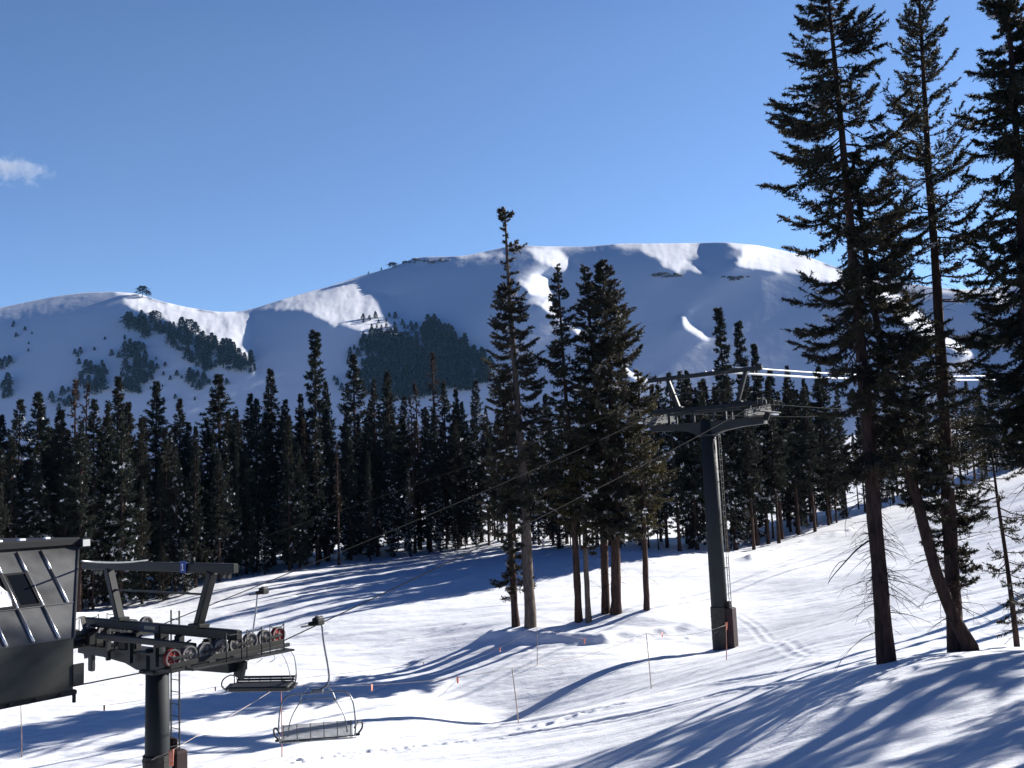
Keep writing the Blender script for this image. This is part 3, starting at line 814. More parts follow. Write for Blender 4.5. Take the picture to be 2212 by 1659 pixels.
# ------------------------------------------------------------------ forest
FK = dict(twig=(.21, .56), nl=(.26, .115), up_=.3, dn=.45, tsides=6, hang=.3, bseg=3, wood=True)
def fproto(seed, prof, nb, leaf='dark_needles', **k):
    kw = dict(FK); kw.update(dict(nd=11, tr=(.24, .04), snow=.022, gap=.14, dead=14, dead_z=(1, 6))); kw.update(k)
    H = 20.0
    return tree_meshes('forest_spruce', M['bark'], M[leaf], seed, H, [(-1, 0, 0), (0, 0, 0), (H / 2, kw.pop('bx', .1), .0), (H, 0, .0)], [(H * a, b * 1.12) for a, b in prof], int(nb * 1.25), **kw)
PROTO = {
    'full': [fproto(101, [(.08, 1.5), (.2, 2.2), (.45, 2.0), (.7, 1.25), (.9, .42), (.97, .2), (1, .06)], 200),
             fproto(102, [(.06, 1.3), (.2, 2.0), (.5, 1.7), (.75, .95), (.92, .34), (1, .06)], 190, snow=.12),
             fproto(103, [(.12, 1.2), (.3, 2.4), (.55, 2.2), (.78, 1.2), (.93, .4), (1, .06)], 200, gap=.12)],
    'high': [fproto(104, [(.34, .9), (.45, 1.8), (.65, 1.6), (.85, .7), (.95, .25), (1, .05)], 150, dead=34),
             fproto(105, [(.28, .8), (.42, 1.6), (.6, 1.5), (.82, .75), (.94, .3), (1, .05)], 150, dead=34),
             fproto(106, [(.22, 1.0), (.4, 1.7), (.7, 1.2), (.9, .55), (1, .1)], 160, dead=30, snow=.1)],
    'spire': [fproto(107, [(.1, 1.4), (.3, 1.5), (.5, .9), (.62, .62), (.9, .42), (.97, .3), (1, .1)], 220, gap=.1),
              fproto(108, [(.15, 1.1), (.4, 1.2), (.6, .75), (.9, .4), (1, .1)], 200, gap=.2)],
    'dead': [fproto(109, [(.2, .6), (.5, .7), (.8, .45), (1, .1)], 110, leaf='red_needles', snow=.02, gap=.4, nd=6, dead=50, dead_z=(1, 17))],
}
def edge_D(px):
    return float(np.interp(px, [-200, 0, 300, 430, 560, 700, 850, 1000, 1100, 1150, 1230, 1400, 1550, 1600, 1700, 1800, 1900, 2000, 2100, 2212, 2400],
                           [73, 79, 88, 93, 98, 102, 107, 110, 110, 104, 97, 92, 92, 94, 101, 108, 115, 121, 127, 134, 147]))
def top_y(px):
    return float(np.interp(px, [-200, 0, 100, 230, 300, 420, 480, 620, 720, 800, 900, 1000, 1100, 1200, 1300, 1500, 1640, 1700, 1900, 2050, 2212, 2400],
                           [890, 905, 890, 905, 885, 935, 880, 870, 890, 880, 855, 865, 870, 870, 860, 830, 840, 840, 840, 820, 800, 790]))
ORD = ['first', 'second', 'third', 'fourth', 'fifth', 'sixth', 'seventh', 'eighth', 'ninth', 'tenth', 'eleventh', 'twelfth', 'thirteenth', 'fourteenth', 'fifteenth',
       'sixteenth', 'seventeenth', 'eighteenth', 'nineteenth', 'twentieth', 'twenty-first', 'twenty-second', 'twenty-third', 'twenty-fourth', 'twenty-fifth',
       'twenty-sixth', 'twenty-seventh', 'twenty-eighth', 'twenty-ninth', 'thirtieth', 'thirty-first', 'thirty-second', 'thirty-third', 'thirty-fourth', 'thirty-fifth']
FR = random.Random(5)
taken = []
def forest_tree(px, py_top, D, kind, width, label, group):
    p = at(px, 1000, D)
    # stems lean a touch with the lens tilt, so aim the top and drop a plumb line
    top = at(px, py_top, D)
    x, y = top[0], D
    z0 = gz(x, y)
    h = max(5.0, top[2] - z0)
    k = FR.randrange(len(PROTO[kind]))
    s = h / 20.0
    t = plant({'full': 'spruce_tree', 'high': 'spruce_tree', 'spire': 'spire_spruce', 'dead': 'dead_conifer'}[kind], PROTO[kind][k], label,
              (x, y, z0 - .1), FR.uniform(0, 6.28), (s * width, s * width, s), group)
    taken.append((x, y))
    return t
SKYL = [  # trees whose tops stand out against the mountain
    (2, 896, 'full', 1.0), (44, 862, 'high', .9), (83, 846, 'full', 1.1), (127, 890, 'full', .9), (163, 813, 'dead', .9), (188, 822, 'dead', .8), (204, 862, 'full', .9),
    (232, 872, 'high', .9), (256, 813, 'full', .95), (277, 868, 'full', .9), (338, 824, 'full', 1.05), (388, 861, 'full', .9), (423, 920, 'full', .8), (472, 808, 'full', 1.3),
    (540, 850, 'full', .95), (584, 797, 'full', 1.0), (649, 850, 'full', .85), (680, 714, 'spire', 1.1), (703, 824, 'high', .8), (763, 765, 'full', 1.05), (807, 818, 'high', .8),
    (836, 802, 'high', .9), (897, 824, 'dead', .9), (934, 757, 'dead', 1.0), (957, 824, 'high', .9), (984, 840, 'full', .8), (1027, 822, 'full', .9),
    (1180, 850, 'high', .9), (1483, 800, 'full', .8), (1551, 664, 'spire', 1.0), (1594, 694, 'spire', .95), (1628, 742, 'spire', .9), (1700, 830, 'full', 1.0)]
for i, (px, py, kd, wd) in enumerate(SKYL):
    D = edge_D(px) + FR.uniform(3, 14)
    nm = {'full': 'full bodied spruce', 'high': 'spruce with bare lower trunk', 'spire': 'narrow spire shaped spruce', 'dead': 'thin reddish half dead conifer'}[kd]
    forest_tree(px, py, D, kd, wd, '%s, %s treetop from the left on the forest skyline' % (nm, ORD[i]), 'spruces of the forest wall')
ZONES = [(-400, 150, 'above the lift terminal'), (150, 420, 'behind the near lift tower frame'), (420, 640, 'beyond the near lift wheels'),
         (640, 860, 'below the tall narrow spire'), (860, 1090, 'left of the grey trunked clump'), (1090, 1430, 'behind the spruce clump'),
         (1430, 1640, 'behind the tall lift tower'), (1640, 1860, 'right of the tall lift tower'), (1860, 2900, 'behind the big right spruces')]
px = -150.0
rows = []
for rowi, (off, step) in enumerate([(0.8, 37), (3.3, 37), (6.5, 38), (10.5, 42), (16, 48)]):
    px = -130 + FR.uniform(0, 40)
    while px < 2330:
        if not (1090 < px < 1480 and rowi > 3) and not (px > 1750 and rowi > 3):
            rows.append((px, rowi, off))
        st = step * (edge_D(px) / 100) ** -1
        if px > 1800: st *= 1.2
        px += st * FR.uniform(.6, 1.4)
for (px, rowi, off) in rows:
    D = edge_D(px) + off + FR.uniform(-1.2, 1.8)
    py = top_y(px) + FR.uniform(-18, 95) + (25 if rowi == 0 else 0)
    base = at(px, 1000, D)
    if any((base[0] - a) ** 2 + (D - b) ** 2 < 1.0 for a, b in taken): continue
    if rowi < 2 and FR.random() < .34: py += FR.uniform(60, 230)
    if px > 1040: kd = 'high' if FR.random() < .75 else 'full'
    else: kd = FR.choice(['full', 'full', 'high', 'full', 'spire', 'spire', 'full', 'high', 'full', 'dead'])
    zone = next(z for z in ZONES if z[0] <= px < z[1])
    nm = {'full': 'dark full spruce', 'high': 'bare trunked spruce', 'spire': 'narrow dark spruce', 'dead': 'thin brown conifer'}[kd]
    where = ('in the forest front row, ' if rowi == 0 else 'deeper in the forest, ')
    if rowi < 2 and 1440 < px < 1780: py, kd = FR.uniform(785, 835), FR.choice(['full', 'high'])
    forest_tree(px, py, D, kd, FR.uniform(.72, 1.05), nm + ' ' + where + zone[2], 'spruces of the forest wall')
# small trees at the forest foot
for (px, py, lab) in [(352, 1185, 'small snow laden young conifer under the top beam of the near lift tower'), (398, 1160, 'young conifer white with snow right of the snow laden one'),
                      (1205, 1165, 'tiny dark conifer bush on the shaded snow behind the clump')]:
    D = edge_D(px) - 1.5
    forest_tree(px, py, D, 'full', 1.5 if px < 1000 else 1.6, lab, None)

# ------------------------------------------------------------------ conifers on the mountain
def tiny_conifer(seed, round_=False):
    g = np.random.RandomState(seed); V, Fq = [], []
    asym, wdt = g.rand() * 6.283, .22 + .16 * g.rand()
    n = 420
    for i in range(n):
        t = g.rand() ** .8
        a = g.rand() * 6.283
        r = (1 - t) ** .75 * wdt * (.4 + .75 * g.rand()) * (1 + .3 * math.cos(a - asym)) * (1 + .25 * math.sin(t * 23 + seed)) if not round_ else (.16 + .30 * min(1, (1 - t) * 2.2)) * (.15 + .85 * g.rand() ** .5) * (1 + .35 * math.sin(t * 13 + 2 * a))
        c = np.array([r * math.cos(a), r * math.sin(a), .04 + .96 * t if not round_ else .34 + .66 * t])
        d = np.array([math.cos(a) * .13, math.sin(a) * .13, -.05]) * (.6 + .8 * g.rand()); e = np.array([-math.sin(a), math.cos(a), g.randn() * .4]) * .06
        k = len(V); V += [c - e, c + e, c + d + [0, 0, .02]]; Fq.append((k, k + 1, k + 2))
    for a in range(3):
        k = len(V); c1, c2 = a * 2.094, (a + 1) * 2.094
        V += [(.045 * math.cos(c1), .045 * math.sin(c1), -.1), (.045 * math.cos(c2), .045 * math.sin(c2), -.1), (0, 0, .9)]; Fq.append((k, k + 1, k + 2))
    return np_mesh('mountain_conifer', np.array(V), np.array(Fq), [M['far_needles']])
TINY = [tiny_conifer(s) for s in (1, 2, 3, 4, 5)]
TINYR = [tiny_conifer(s, True) for s in (6, 7)]
def m_tree(px, py, hP, label, group, round_=False, wide=1.0):
    p = m_at(px, py); h = hP / F * p[1]
    o = link('mountain_conifer', FR.choice(TINYR if round_ else TINY))
    o.location = tuple(float(v) for v in (p[0], p[1], p[2] - .03 * h)); o.scale = (h * wide, h * wide, h); o.rotation_euler = (0, 0, FR.uniform(0, 6.28))
    return tag(o, label, 'tree', group)
def scatter(poly, n, mind, fn):
    xs, ys = [p[0] for p in poly], [p[1] for p in poly]
    pts, tries = [], 0
    while len(pts) < n and tries < n * 60:
        tries += 1
        x, y = FR.uniform(min(xs), max(xs)), FR.uniform(min(ys), max(ys))
        if not inside(np.array([x]), np.array([y]), poly)[0]: continue
        if any(abs(x - a) < mind and abs(y - b) < mind * .7 for a, b in pts): continue
        pts.append((x, y))
    for x, y in pts: fn(x, y)
GM = 'small conifers on the mountain slope'
for poly, n, md, lab, h in [
    (z5([(540, 370), (600, 352), (700, 395), (800, 405), (900, 455), (1000, 495), (1085, 545), (1105, 590), (1060, 605), (960, 590), (860, 590), (790, 520), (750, 490), (700, 440), (640, 450), (560, 440)]), 110, 6.5, 'dark conifer in the belt along the lower edge of the bright left snowfield', (20, 32)),
    (z5([(540, 500), (600, 490), (640, 550), (670, 610), (600, 690), (540, 680), (530, 590)]), 34, 7, 'dark conifer in the clump below the left end of the conifer belt', (20, 34)),
    (z5([(340, 600), (420, 570), (460, 610), (440, 690), (380, 700), (340, 660)]), 20, 8, 'dark conifer in the shaded patch left of the clump under the belt', (18, 30)),
    (z5([(200, 720), (300, 670), (380, 700), (260, 780)]), 12, 9, 'conifer in the low shaded thicket just over the left forest tops', (16, 26)),
    (z5([(0, 545), (50, 540), (40, 575), (0, 590)]), 7, 8, 'conifer in the upper small patch at the left edge of the mountain', (14, 22)),
    (z5([(0, 650), (50, 630), (45, 700), (0, 710)]), 8, 8, 'conifer in the lower small patch at the left edge of the mountain', (18, 30)),
    (z5([(800, 590), (880, 610), (890, 680), (810, 660)]), 12, 7, 'conifer in the small patch under the right end of the belt', (18, 28))]:
    scatter(poly, n, md, lambda x, y: m_tree(x, y, h[0] * .6 + (h[1] - h[0] * .6) * FR.random() ** 1.4, lab, GM, FR.random() < .12))
scatter(z5([(430, 410), (620, 480), (760, 560), (1000, 640), (1000, 740), (700, 740), (420, 640), (250, 560)]), 46, 9, lambda x, y: m_tree(x, y, FR.uniform(7, 16), 'lone small conifer scattered on the blue shaded left mountain slope', GM))
scatter(z5([(10, 370), (150, 370), (160, 520), (40, 540)]), 8, 9, lambda x, y: m_tree(x, y, FR.uniform(6, 12), 'lone dot of a conifer high on the left end of the mountain', GM))
scatter(z5([(1560, 345), (1700, 350), (1800, 380), (1870, 400), (1960, 440), (1800, 440), (1640, 425), (1520, 415)]), 26, 7, lambda x, y: m_tree(x, y, FR.uniform(8, 17), 'small conifer at the top edge of the dense mountain wood by the bright snow', GM))
scatter(z5([(1440, 640), (1500, 510), (1560, 480), (1580, 600), (1500, 700)]), 18, 8, lambda x, y: m_tree(x, y, FR.uniform(12, 22), 'conifer on the thin left flank of the dense mountain wood', GM))
# the dense wood on the lower shoulder: one mass
V, Fq = [], []
WOOD = z5([(1560, 445), (1700, 450), (1810, 445), (1860, 380), (1960, 440), (2050, 500), (2120, 560), (2110, 640), (2010, 680), (1760, 720), (1600, 720), (1540, 640), (1590, 540)])
def wood_tree(x, y):
    if float(fbm(np.array([x / 26.0 + 3]), np.array([y / 17.0]), 2)[0]) > .33: return
    p = m_at(x, y); h = FR.uniform(19, 30) / F * p[1]
    me = FR.choice(TINY); a = FR.uniform(0, 6.28); n0 = sum(len(q) for q in V)
    co = np.empty(len(me.vertices) * 3, np.float32); me.vertices.foreach_get('co', co); co = co.reshape(-1, 3)
    c_, s_ = math.cos(a), math.sin(a)
    V.append(np.stack([p[0] + h * (co[:, 0] * c_ - co[:, 1] * s_), p[1] + h * (co[:, 0] * s_ + co[:, 1] * c_), p[2] + h * co[:, 2]], -1))
    Fq.append(np.arange(len(co)).reshape(-1, 3) + n0)
scatter(WOOD, 420, 4.2, wood_tree)
tag(link('mountain_wood', np_mesh('mountain_wood', np.concatenate(V), np.concatenate(Fq), [M['far_needles']])), 'dense dark wood covering the lower mountain shoulder in the middle', 'wood', kind='stuff')
m_tree(308, 640, 24, 'lone dark tree standing on the left mountain skyline', None, True, 1.15)
m_tree(320, 642, 14, 'small bush like tree right beside the lone skyline tree', None, True, 1.0)
m_tree(848, 579, 13, 'small dark tree cluster on the skyline left of the rock band', None, True, 1.8)
m_tree(824, 584, 7, 'tiny bare tree on the middle skyline, right of the tiniest one', None)
m_tree(796, 592, 6, 'tiniest bare tree on the middle skyline', None)

# ------------------------------------------------------------------ ski lift
LD = Vector((.6, .8, 0)); AD = Vector((.8, -.6, 0))
LROT = math.atan2(-.6, .8)
T1 = Vector((-9.78, 26.0, 0)); T2 = Vector((float(ray(1537, 1050)[0]) * 54.0, 54.0, 0))
def tw(T, x, y, z):
    """lift-line coordinates (x across towards the right, y up the line) to world"""
    p = T + AD * x + LD * y
    return (p.x, p.y, z)
def rope_z(y): return CZ - 4.08 + .226 * y              # haul rope height along the line from the near tower

def sheave_train(parent, x, z, slope, n, pitch, under, red, name='sheave_assembly'):
    b = MB()
    Lh = (n - 1) * pitch / 2
    zz = lambda y: z + slope * y
    for s in (-1, 1):
        for k in range(0, n, 2):
            y0 = -Lh + k * pitch
            if s > 0: continue
            b.bar((x + s * .09, y0 - .12, zz(y0)), (x + s * .09, y0 + pitch + .12, zz(y0 + pitch)), .03, .12, .01)
        for k in range(0, n - 2, 4):
            y0 = -Lh + (k + .5) * pitch
            b.bar((x - .14, y0 - .1, zz(y0) - .05 - .04 * s), (x - .14, y0 + 2 * pitch + .1, zz(y0 + 2 * pitch) - .05 - .04 * s), .035, .16, .01)
        b.bar((x - .16 - .02 * s, -Lh - .1, zz(-Lh) - .1), (x - .16 - .02 * s, Lh + .1, zz(Lh) - .1), .02, .34, .005)
    b.bar((x + .10, -Lh - .12, zz(-Lh) - .20), (x + .10, Lh + .12, zz(Lh) - .20), .03, .17, .008)
    for k in range(0, n, 2):
        y0 = -Lh + k * pitch
        b.bar((x + .085, y0 - .05, zz(y0) - .01), (x + .085, y0 + pitch + .05, zz(y0 + pitch) - .01), .02, .07, .005)
    b.box((x - .25, 0, z - .2), (.5, .28, .26), None, .03)
    b.bar((x + .2, -Lh - .2, zz(-Lh) - .26), (x + .2, Lh + .2, zz(Lh) - .26), .10, .09, .01)
    o = b.build(name, M['arm_paint'], parent)
    for k in range(n):
        y0 = -Lh + k * pitch
        w = MB()
        c = (x, y0, zz(y0))
        w.lathe_x([(-.045, .03), (-.055, .06), (-.03, .075), (-.03, .145), (-.05, .15), (-.06, .205), (-.02, .19), (.02, .19), (.06, .205), (.05, .15), (.03, .145), (.03, .075), (.055, .06), (.045, .03)], c)
        e = k in (0, n - 1) and red
        sh = w.build('sheave', M['red'] if e else M['sheave'], o)
        if e: sh['label'] = 'red end wheel of the wheel row'
        w2 = MB()
        w2.lathe_x([(.051, .165), (.066, .17), (.068, .2), (.055, .207)], c); w2.lathe_x([(-.051, .165), (-.066, .17), (-.068, .2), (-.055, .207)], c)
        w2.lathe_x([(.05, .02), (.07, .02), (.07, .055), (.05, .06)], c)
        for a in range(5):
            t = a * 1.2566
            w2.bar((x + .036, y0 + .05 * math.cos(t), zz(y0) + .05 * math.sin(t)), (x + .036, y0 + .16 * math.cos(t), zz(y0) + .16 * math.sin(t)), .012, .02)
        # the bright rims belong to the same wheel
        nv = len(sh.data.vertices)
        me = bpy.data.meshes.new('sheave')
        v0 = [tuple(v.co) for v in sh.data.vertices]; f0 = [tuple(p.vertices) for p in sh.data.polygons]
        me.from_pydata(v0 + w2.v, [], f0 + [tuple(i + nv for i in f) for f in w2.f])
        me.materials.append(sh.data.materials[0]); me.materials.append(M['rim'])
        me.polygons.foreach_set('material_index', [0] * len(f0) + [1] * len(w2.f)); me.update()
        sh.data = me
    return o

def lift_tower(T, zarm, r_pole, label, slopes, with_signs, pad_h, under):
    gzv_ = gz(T.x, T.y)
    HD = .62 if with_signs else 1.0
    HO = .22 if with_signs else 0.0
    FH = 2.42 if with_signs else 2.72
    YB = .0 if with_signs else .2
    t = thing('lift_tower', label, 'lift tower', (T.x, T.y, gzv_), LROT)
    za = zarm - gzv_                                     # arm height above the foot
    b = MB(); b.tube([(0, 0, -1.0), (0, 0, za * .5), (0, 0, za + .05 + HO)], [r_pole * 1.04, r_pole, r_pole * .94], 20)
    for k in ((.33, .66) if not with_signs else ()):
        b.tube([(0, 0, za * k - .05), (0, 0, za * k - .05), (0, 0, za * k + .05), (0, 0, za * k + .05)], [r_pole, r_pole * 1.07, r_pole * 1.07, r_pole], 20, smooth=False)
    b.build('pole', M['tower_paint'], t)
    # crossarm: a hull shaped box beam, deepest over the pole
    b = MB()
    prof = [(-3.55, .02), (-3.55, -.26), (-2.2, -.30), (-1.1, -.44), (-.55, -.66), (.55, -.66), (1.1, -.50), (2.2, -.36), (3.45, -.30), (3.45, .02)]
    b.prism(prof, lambda a, c, s: (a, s, za + c * HD - .10 + HO), -.28, .28)
    b.box((0, 0, za - .10 - .70 * HD + HO), (r_pole * 2.2, r_pole * 2.2, .10), None, .03)
    b.bar((-3.5, 0, za - .05 + HO), (3.4, 0, za - .05 + HO), .7, .06)
    for s in (-1, 1):
        for k in (.6, 1.7): b.bar((s * k, -.42, za - .10), (s * k, -.42, za + .5), .1, .1)
    b.build('crossarm', M['arm_paint'], t)
    b = MB()
    b.box((-.1, YB, za + .80), (7.2, .18, .25), None, .03)
    b.box((0, -.42, za + .52), (4.6, .12, .16), None, .02)
    for s in (-1, 1):
        b.box((s * 1.85, YB, za + .96), (.5, .34, .10), None, .02)
        b.box((s * 2.5, YB, za + .34), (.16, .16, .68), None, .03)
        b.box((s * 1.0, YB, za + .34), (.22, .2, .68), None, .03)
    b.build('walkway_beam', M['arm_paint'], t)
    if with_signs:
        for (x, y, z, dx, dy, dz2) in ((-3.0, -.25, .42, .5, .3, .42), (-2.1, .2, .38, .34, .3, .34), (-1.2, -.2, .40, .42, .26, .40), (-.2, .25, .42, .3, .3, .5), (.9, -.1, .36, .36, .3, .3), (2.0, .2, .40, .3, .26, .36)):
            b = MB(); b.box((x, y, za + z), (dx, dy, dz2), None, .03)
            b.box((x, y, za + z + dz2 / 2 + .012), (dx * .8, dy * .8, .03), None, .008); b.build('drive_box', M['black'], t)
        for x in (-2.6, -1.6, -.7, .4, 1.5):
            b = MB(); b.tube([(x, -.3, za + .12), (x + .12, -.32, za + .5), (x + .3, -.2, za + .62)], .025, 6); b.build('conduit', M['black'], t)
        b = MB(); b.bar((-3.3, -.3, za + 1.0), (-2.95, -.35, za + .45), .12, .03, .01); b.build('brace', M['sheave'], t)
        b = MB(); b.bar((-3.12, -.1, za - .55), (-3.12, -.1, za + .75), .22, .12, .02)
        b.build('mounting_plate', M['arm_paint'], t)
    # lifting frame
    b = MB()
    for s in (-1, 1): b.bar((s * 1.83, YB, za + .94), (s * 2.43, YB, za + FH + -0.1), .22, .20, .02)
    b.bar((-3.75, YB, za + FH + 0.0), (3.4, YB, za + FH + 0.0), .17, .24, .02)
    b.bar((-2.15, YB, za + 1.75), (2.15, YB, za + 1.75), .05, .05)
    for s in (-1, 1):
        b.box((s * 3.1, YB, za + FH + -0.18), (.10, .10, .14)); b.box((s * 2.9, YB, za + FH + -0.18), (.10, .10, .14))
        b.tube([(s * 1.6, YB, za + FH + 0.12), (s * 1.6, YB, za + FH + 0.26)], .06, 8)
    b.build('lifting_frame', M['arm_paint'], t)
    # ladder on the uphill side
    b = MB()
    yl = r_pole + .22
    LP = (lambda a, d, z: (a, d, z)) if with_signs else (lambda a, d, z: (d, a, z))
    lw = .19 if with_signs else .13
    for s in (-1, 1): b.bar(LP(s * lw, yl, .6), LP(s * lw, yl, za + (1.2 if with_signs else -.2)), .03, .035)
    k = .8
    while k < za + (1.1 if with_signs else -.3):
        b.tube([LP(-lw, yl, k), LP(lw, yl, k)], .013, 6); k += .32
    for k in np.arange(2.0, za, 2.4):
        for s in (-1, 1): b.bar(LP(s * lw, r_pole * .8, k), LP(s * lw, yl, k), .03, .03)
    b.build('ladder', M['arm_paint'], t)
    # pads
    b = MB(); b.tube([(0, 0, -.3), (0, 0, pad_h)], r_pole + .06, 14, smooth=False)
    for k in (.5, 1.1, 1.7):
        if k < pad_h - .1: b.tube([(0, 0, k), (0, 0, k + .05)], r_pole + .075, 14, smooth=False)
    b.build('tower_pad', M['pad'], t)
    b = MB(); b.box(LP(0, r_pole + .22, pad_h / 2 - .1), LP(.62, .40, pad_h + .2), None, .05)
    b.box(LP(0, r_pole + .12, pad_h + .16), LP(.30, .18, .34), None, .03)
    b.build('ladder_pad', M['maroon'], t)
    # wheels, two rows, with walkways and rails
    for sx_ in (-1, 1):
        sheave_train(t, sx_ * 3.05, za + slopes[2], slopes[0], 8, .445, under, with_signs and sx_ > 0)
        c = MB()
        xo = sx_ * 3.62
        c.box((xo, 0, za + .24), (.34, 3.0, .05), None, .01)
        c.bar((xo - .15 * sx_, 0, za - .2), (xo, 0, za + .2), .1, .3)
        for yy in ((-.35, .25, .95) if with_signs else (-1.5, -.8, .8, 1.5)):
            pts = [(xo + .15 * sx_, yy - .22, za + .25), (xo + .15 * sx_, yy - .22, za + .95), (xo + .15 * sx_, yy - .15, za + .88), (xo + .15 * sx_, yy + .15, za + .88), (xo + .15 * sx_, yy + .22, za + .95), (xo + .15 * sx_, yy + .22, za + .25)]
            c.tube(pts, .013, 6)
        c.build('maintenance_walkway', M['arm_paint'], t)
    if with_signs:
        s = MB(); s.box((1.35, YB - .12, za + FH + 0.02), (.26, .02, .30), None, .005); so = s.build('number_sign', M['blue'], t)
        s = MB(); s.box((1.35, YB - .136, za + FH + 0.02), (.04, .008, .17)); s.box((1.32, YB - .136, za + FH + 0.08), (.05, .008, .03)); s.box((1.35, YB - .136, za + FH + -0.058), (.11, .008, .028))
        s.build('numeral', M['white'], so)
        s = MB(); s.box((-.22, YB - .105, za + .80), (.9, .02, .22), None, .005); so = s.build('arm_sign', M['dull_blue'], t)
        s = MB(); s.box((-.18, YB - .12, za + .81), (.5, .008, .09)); s.build('sign_band', M['slats'], so)
    return t, za
tow1, za1 = lift_tower(T1, CZ - 4.02, .315, 'near lift tower with dark pole, red ended wheel row and blue number plate', (.03, 0, .52), True, 1.85, True)
tow2, za2 = lift_tower(T2, CZ + 3.55, .45, 'taller lift tower standing on the run between the spruce clump and big right trees', (.135, 0, .38), False, 2.25, False)
# snow caps on the far tower's steel
for (x, y, z, l, w_) in [(-3.5, 0, .22, .5, .3), (-2.6, .33, .76, .7, .2), (-.9, .33, .75, .5, .2), (1.3, .33, .75, .6, .2), (.5, .33, .75, .35, .2), (2.3, .33, .86, .45, .3), (3.0, .33, .75, .4, .2), (-.2, .33, 2.87, .35, .2), (.3, .33, 2.87, .2, .2), (-3.3, 0, .2, .3, .5), (3.6, 1.0, .16, .2, .8), (-3.6, -1.0, .16, .2, .8)]:
    b = MB(); b.box((x, y, za2 + z), (l, w_, .10), None, .045); b.build('snow_cap', M['clod'], tow2)

# ropes
def cable(name, pts, r, m, label, cat='cable'):
    b = MB(); b.tube(pts, r, 7)
    return tag(b.build(name, m), label, cat)
def line_pts(xo, y0, z0, y1, z1, sag, n=14):
    return [tw(T1, xo, y0 + (y1 - y0) * i / n, z0 + (z1 - z0) * i / n - sag * 4 * (i / n) * (1 - i / n)) for i in range(n + 1)]
ZR1 = CZ - 4.02 + .52 - .21; ZR2 = CZ + 3.55 + .38 + .21
LEN = (T2 - T1).length
for sx_, lab in ((3.05, 'steel haul rope on the near side of the lift, rising to the tall tower'), (-3.05, 'steel haul rope on the far side of the lift, rising behind the near one')):
    pts = [tw(T1, sx_, -9.0, ZR1 - .05)] + [tw(T1, sx_, -1.7, ZR1 - .04), tw(T1, sx_, 0, ZR1), tw(T1, sx_, 1.62, ZR1 + .05)]
    pts += line_pts(sx_, 1.62, ZR1 + .05, LEN - 1.7, ZR2 - .23, .18, 16)[1:]
    pts += [tw(T1, sx_, LEN, ZR2), tw(T1, sx_, LEN + 1.6, ZR2 + .17)]
    pts += line_pts(sx_, LEN + 1.6, ZR2 + .17, LEN + 85, ZR2 + 5.2, .9, 16)[1:]
    cable('haul_rope', pts, .016, M['cable'], lab)
# light control cables over the lifting frames
zf1, zf2 = CZ - 4.02 + 2.56, CZ + 3.55 + 2.88
pts = [tuple(at(176, 1212, 20.6)), *[tuple(Vector(at(176, 1212, 20.6)).lerp(Vector(tw(T1, -1.0, .33, zf1)), k / 6) - Vector((0, 0, .05 * 4 * k / 6 * (1 - k / 6)))) for k in range(1, 6)], tw(T1, -1.0, .33, zf1)]
cable('control_cable', pts, .022, M['galvanised'], 'thin cable sagging from the lift terminal roof to the near tower frame')
cable('control_cable', line_pts(1.6, .33, zf1 + .1, LEN + .33, zf2 - .02, .12), .005, M['cable'], 'thin cable running from the near tower frame up to the tall tower frame')
def px_line(pp): return [tuple(at(*p)) for p in pp]
for pp, r, lab in (([(1590, 793, 54.4), (1779, 806, 62), (1900, 811, 70), (2000, 814, 78), (2212, 810, 100), (2330, 806, 115)], .045, 'upper one of two frosted white cables leaving the tall tower frame to the right'),
                   ([(1545, 803, 53.8), (1700, 812, 58), (1775, 816, 62), (1930, 820, 70), (2060, 821, 80), (2170, 820, 90), (2330, 815, 108)], .06, 'lower, brighter one of two frosted white cables right of the tall tower')):
    cable('frosted_cable', [tuple(p) for p in smooth_path(px_line(pp), 4)], r, M['frost'], lab)

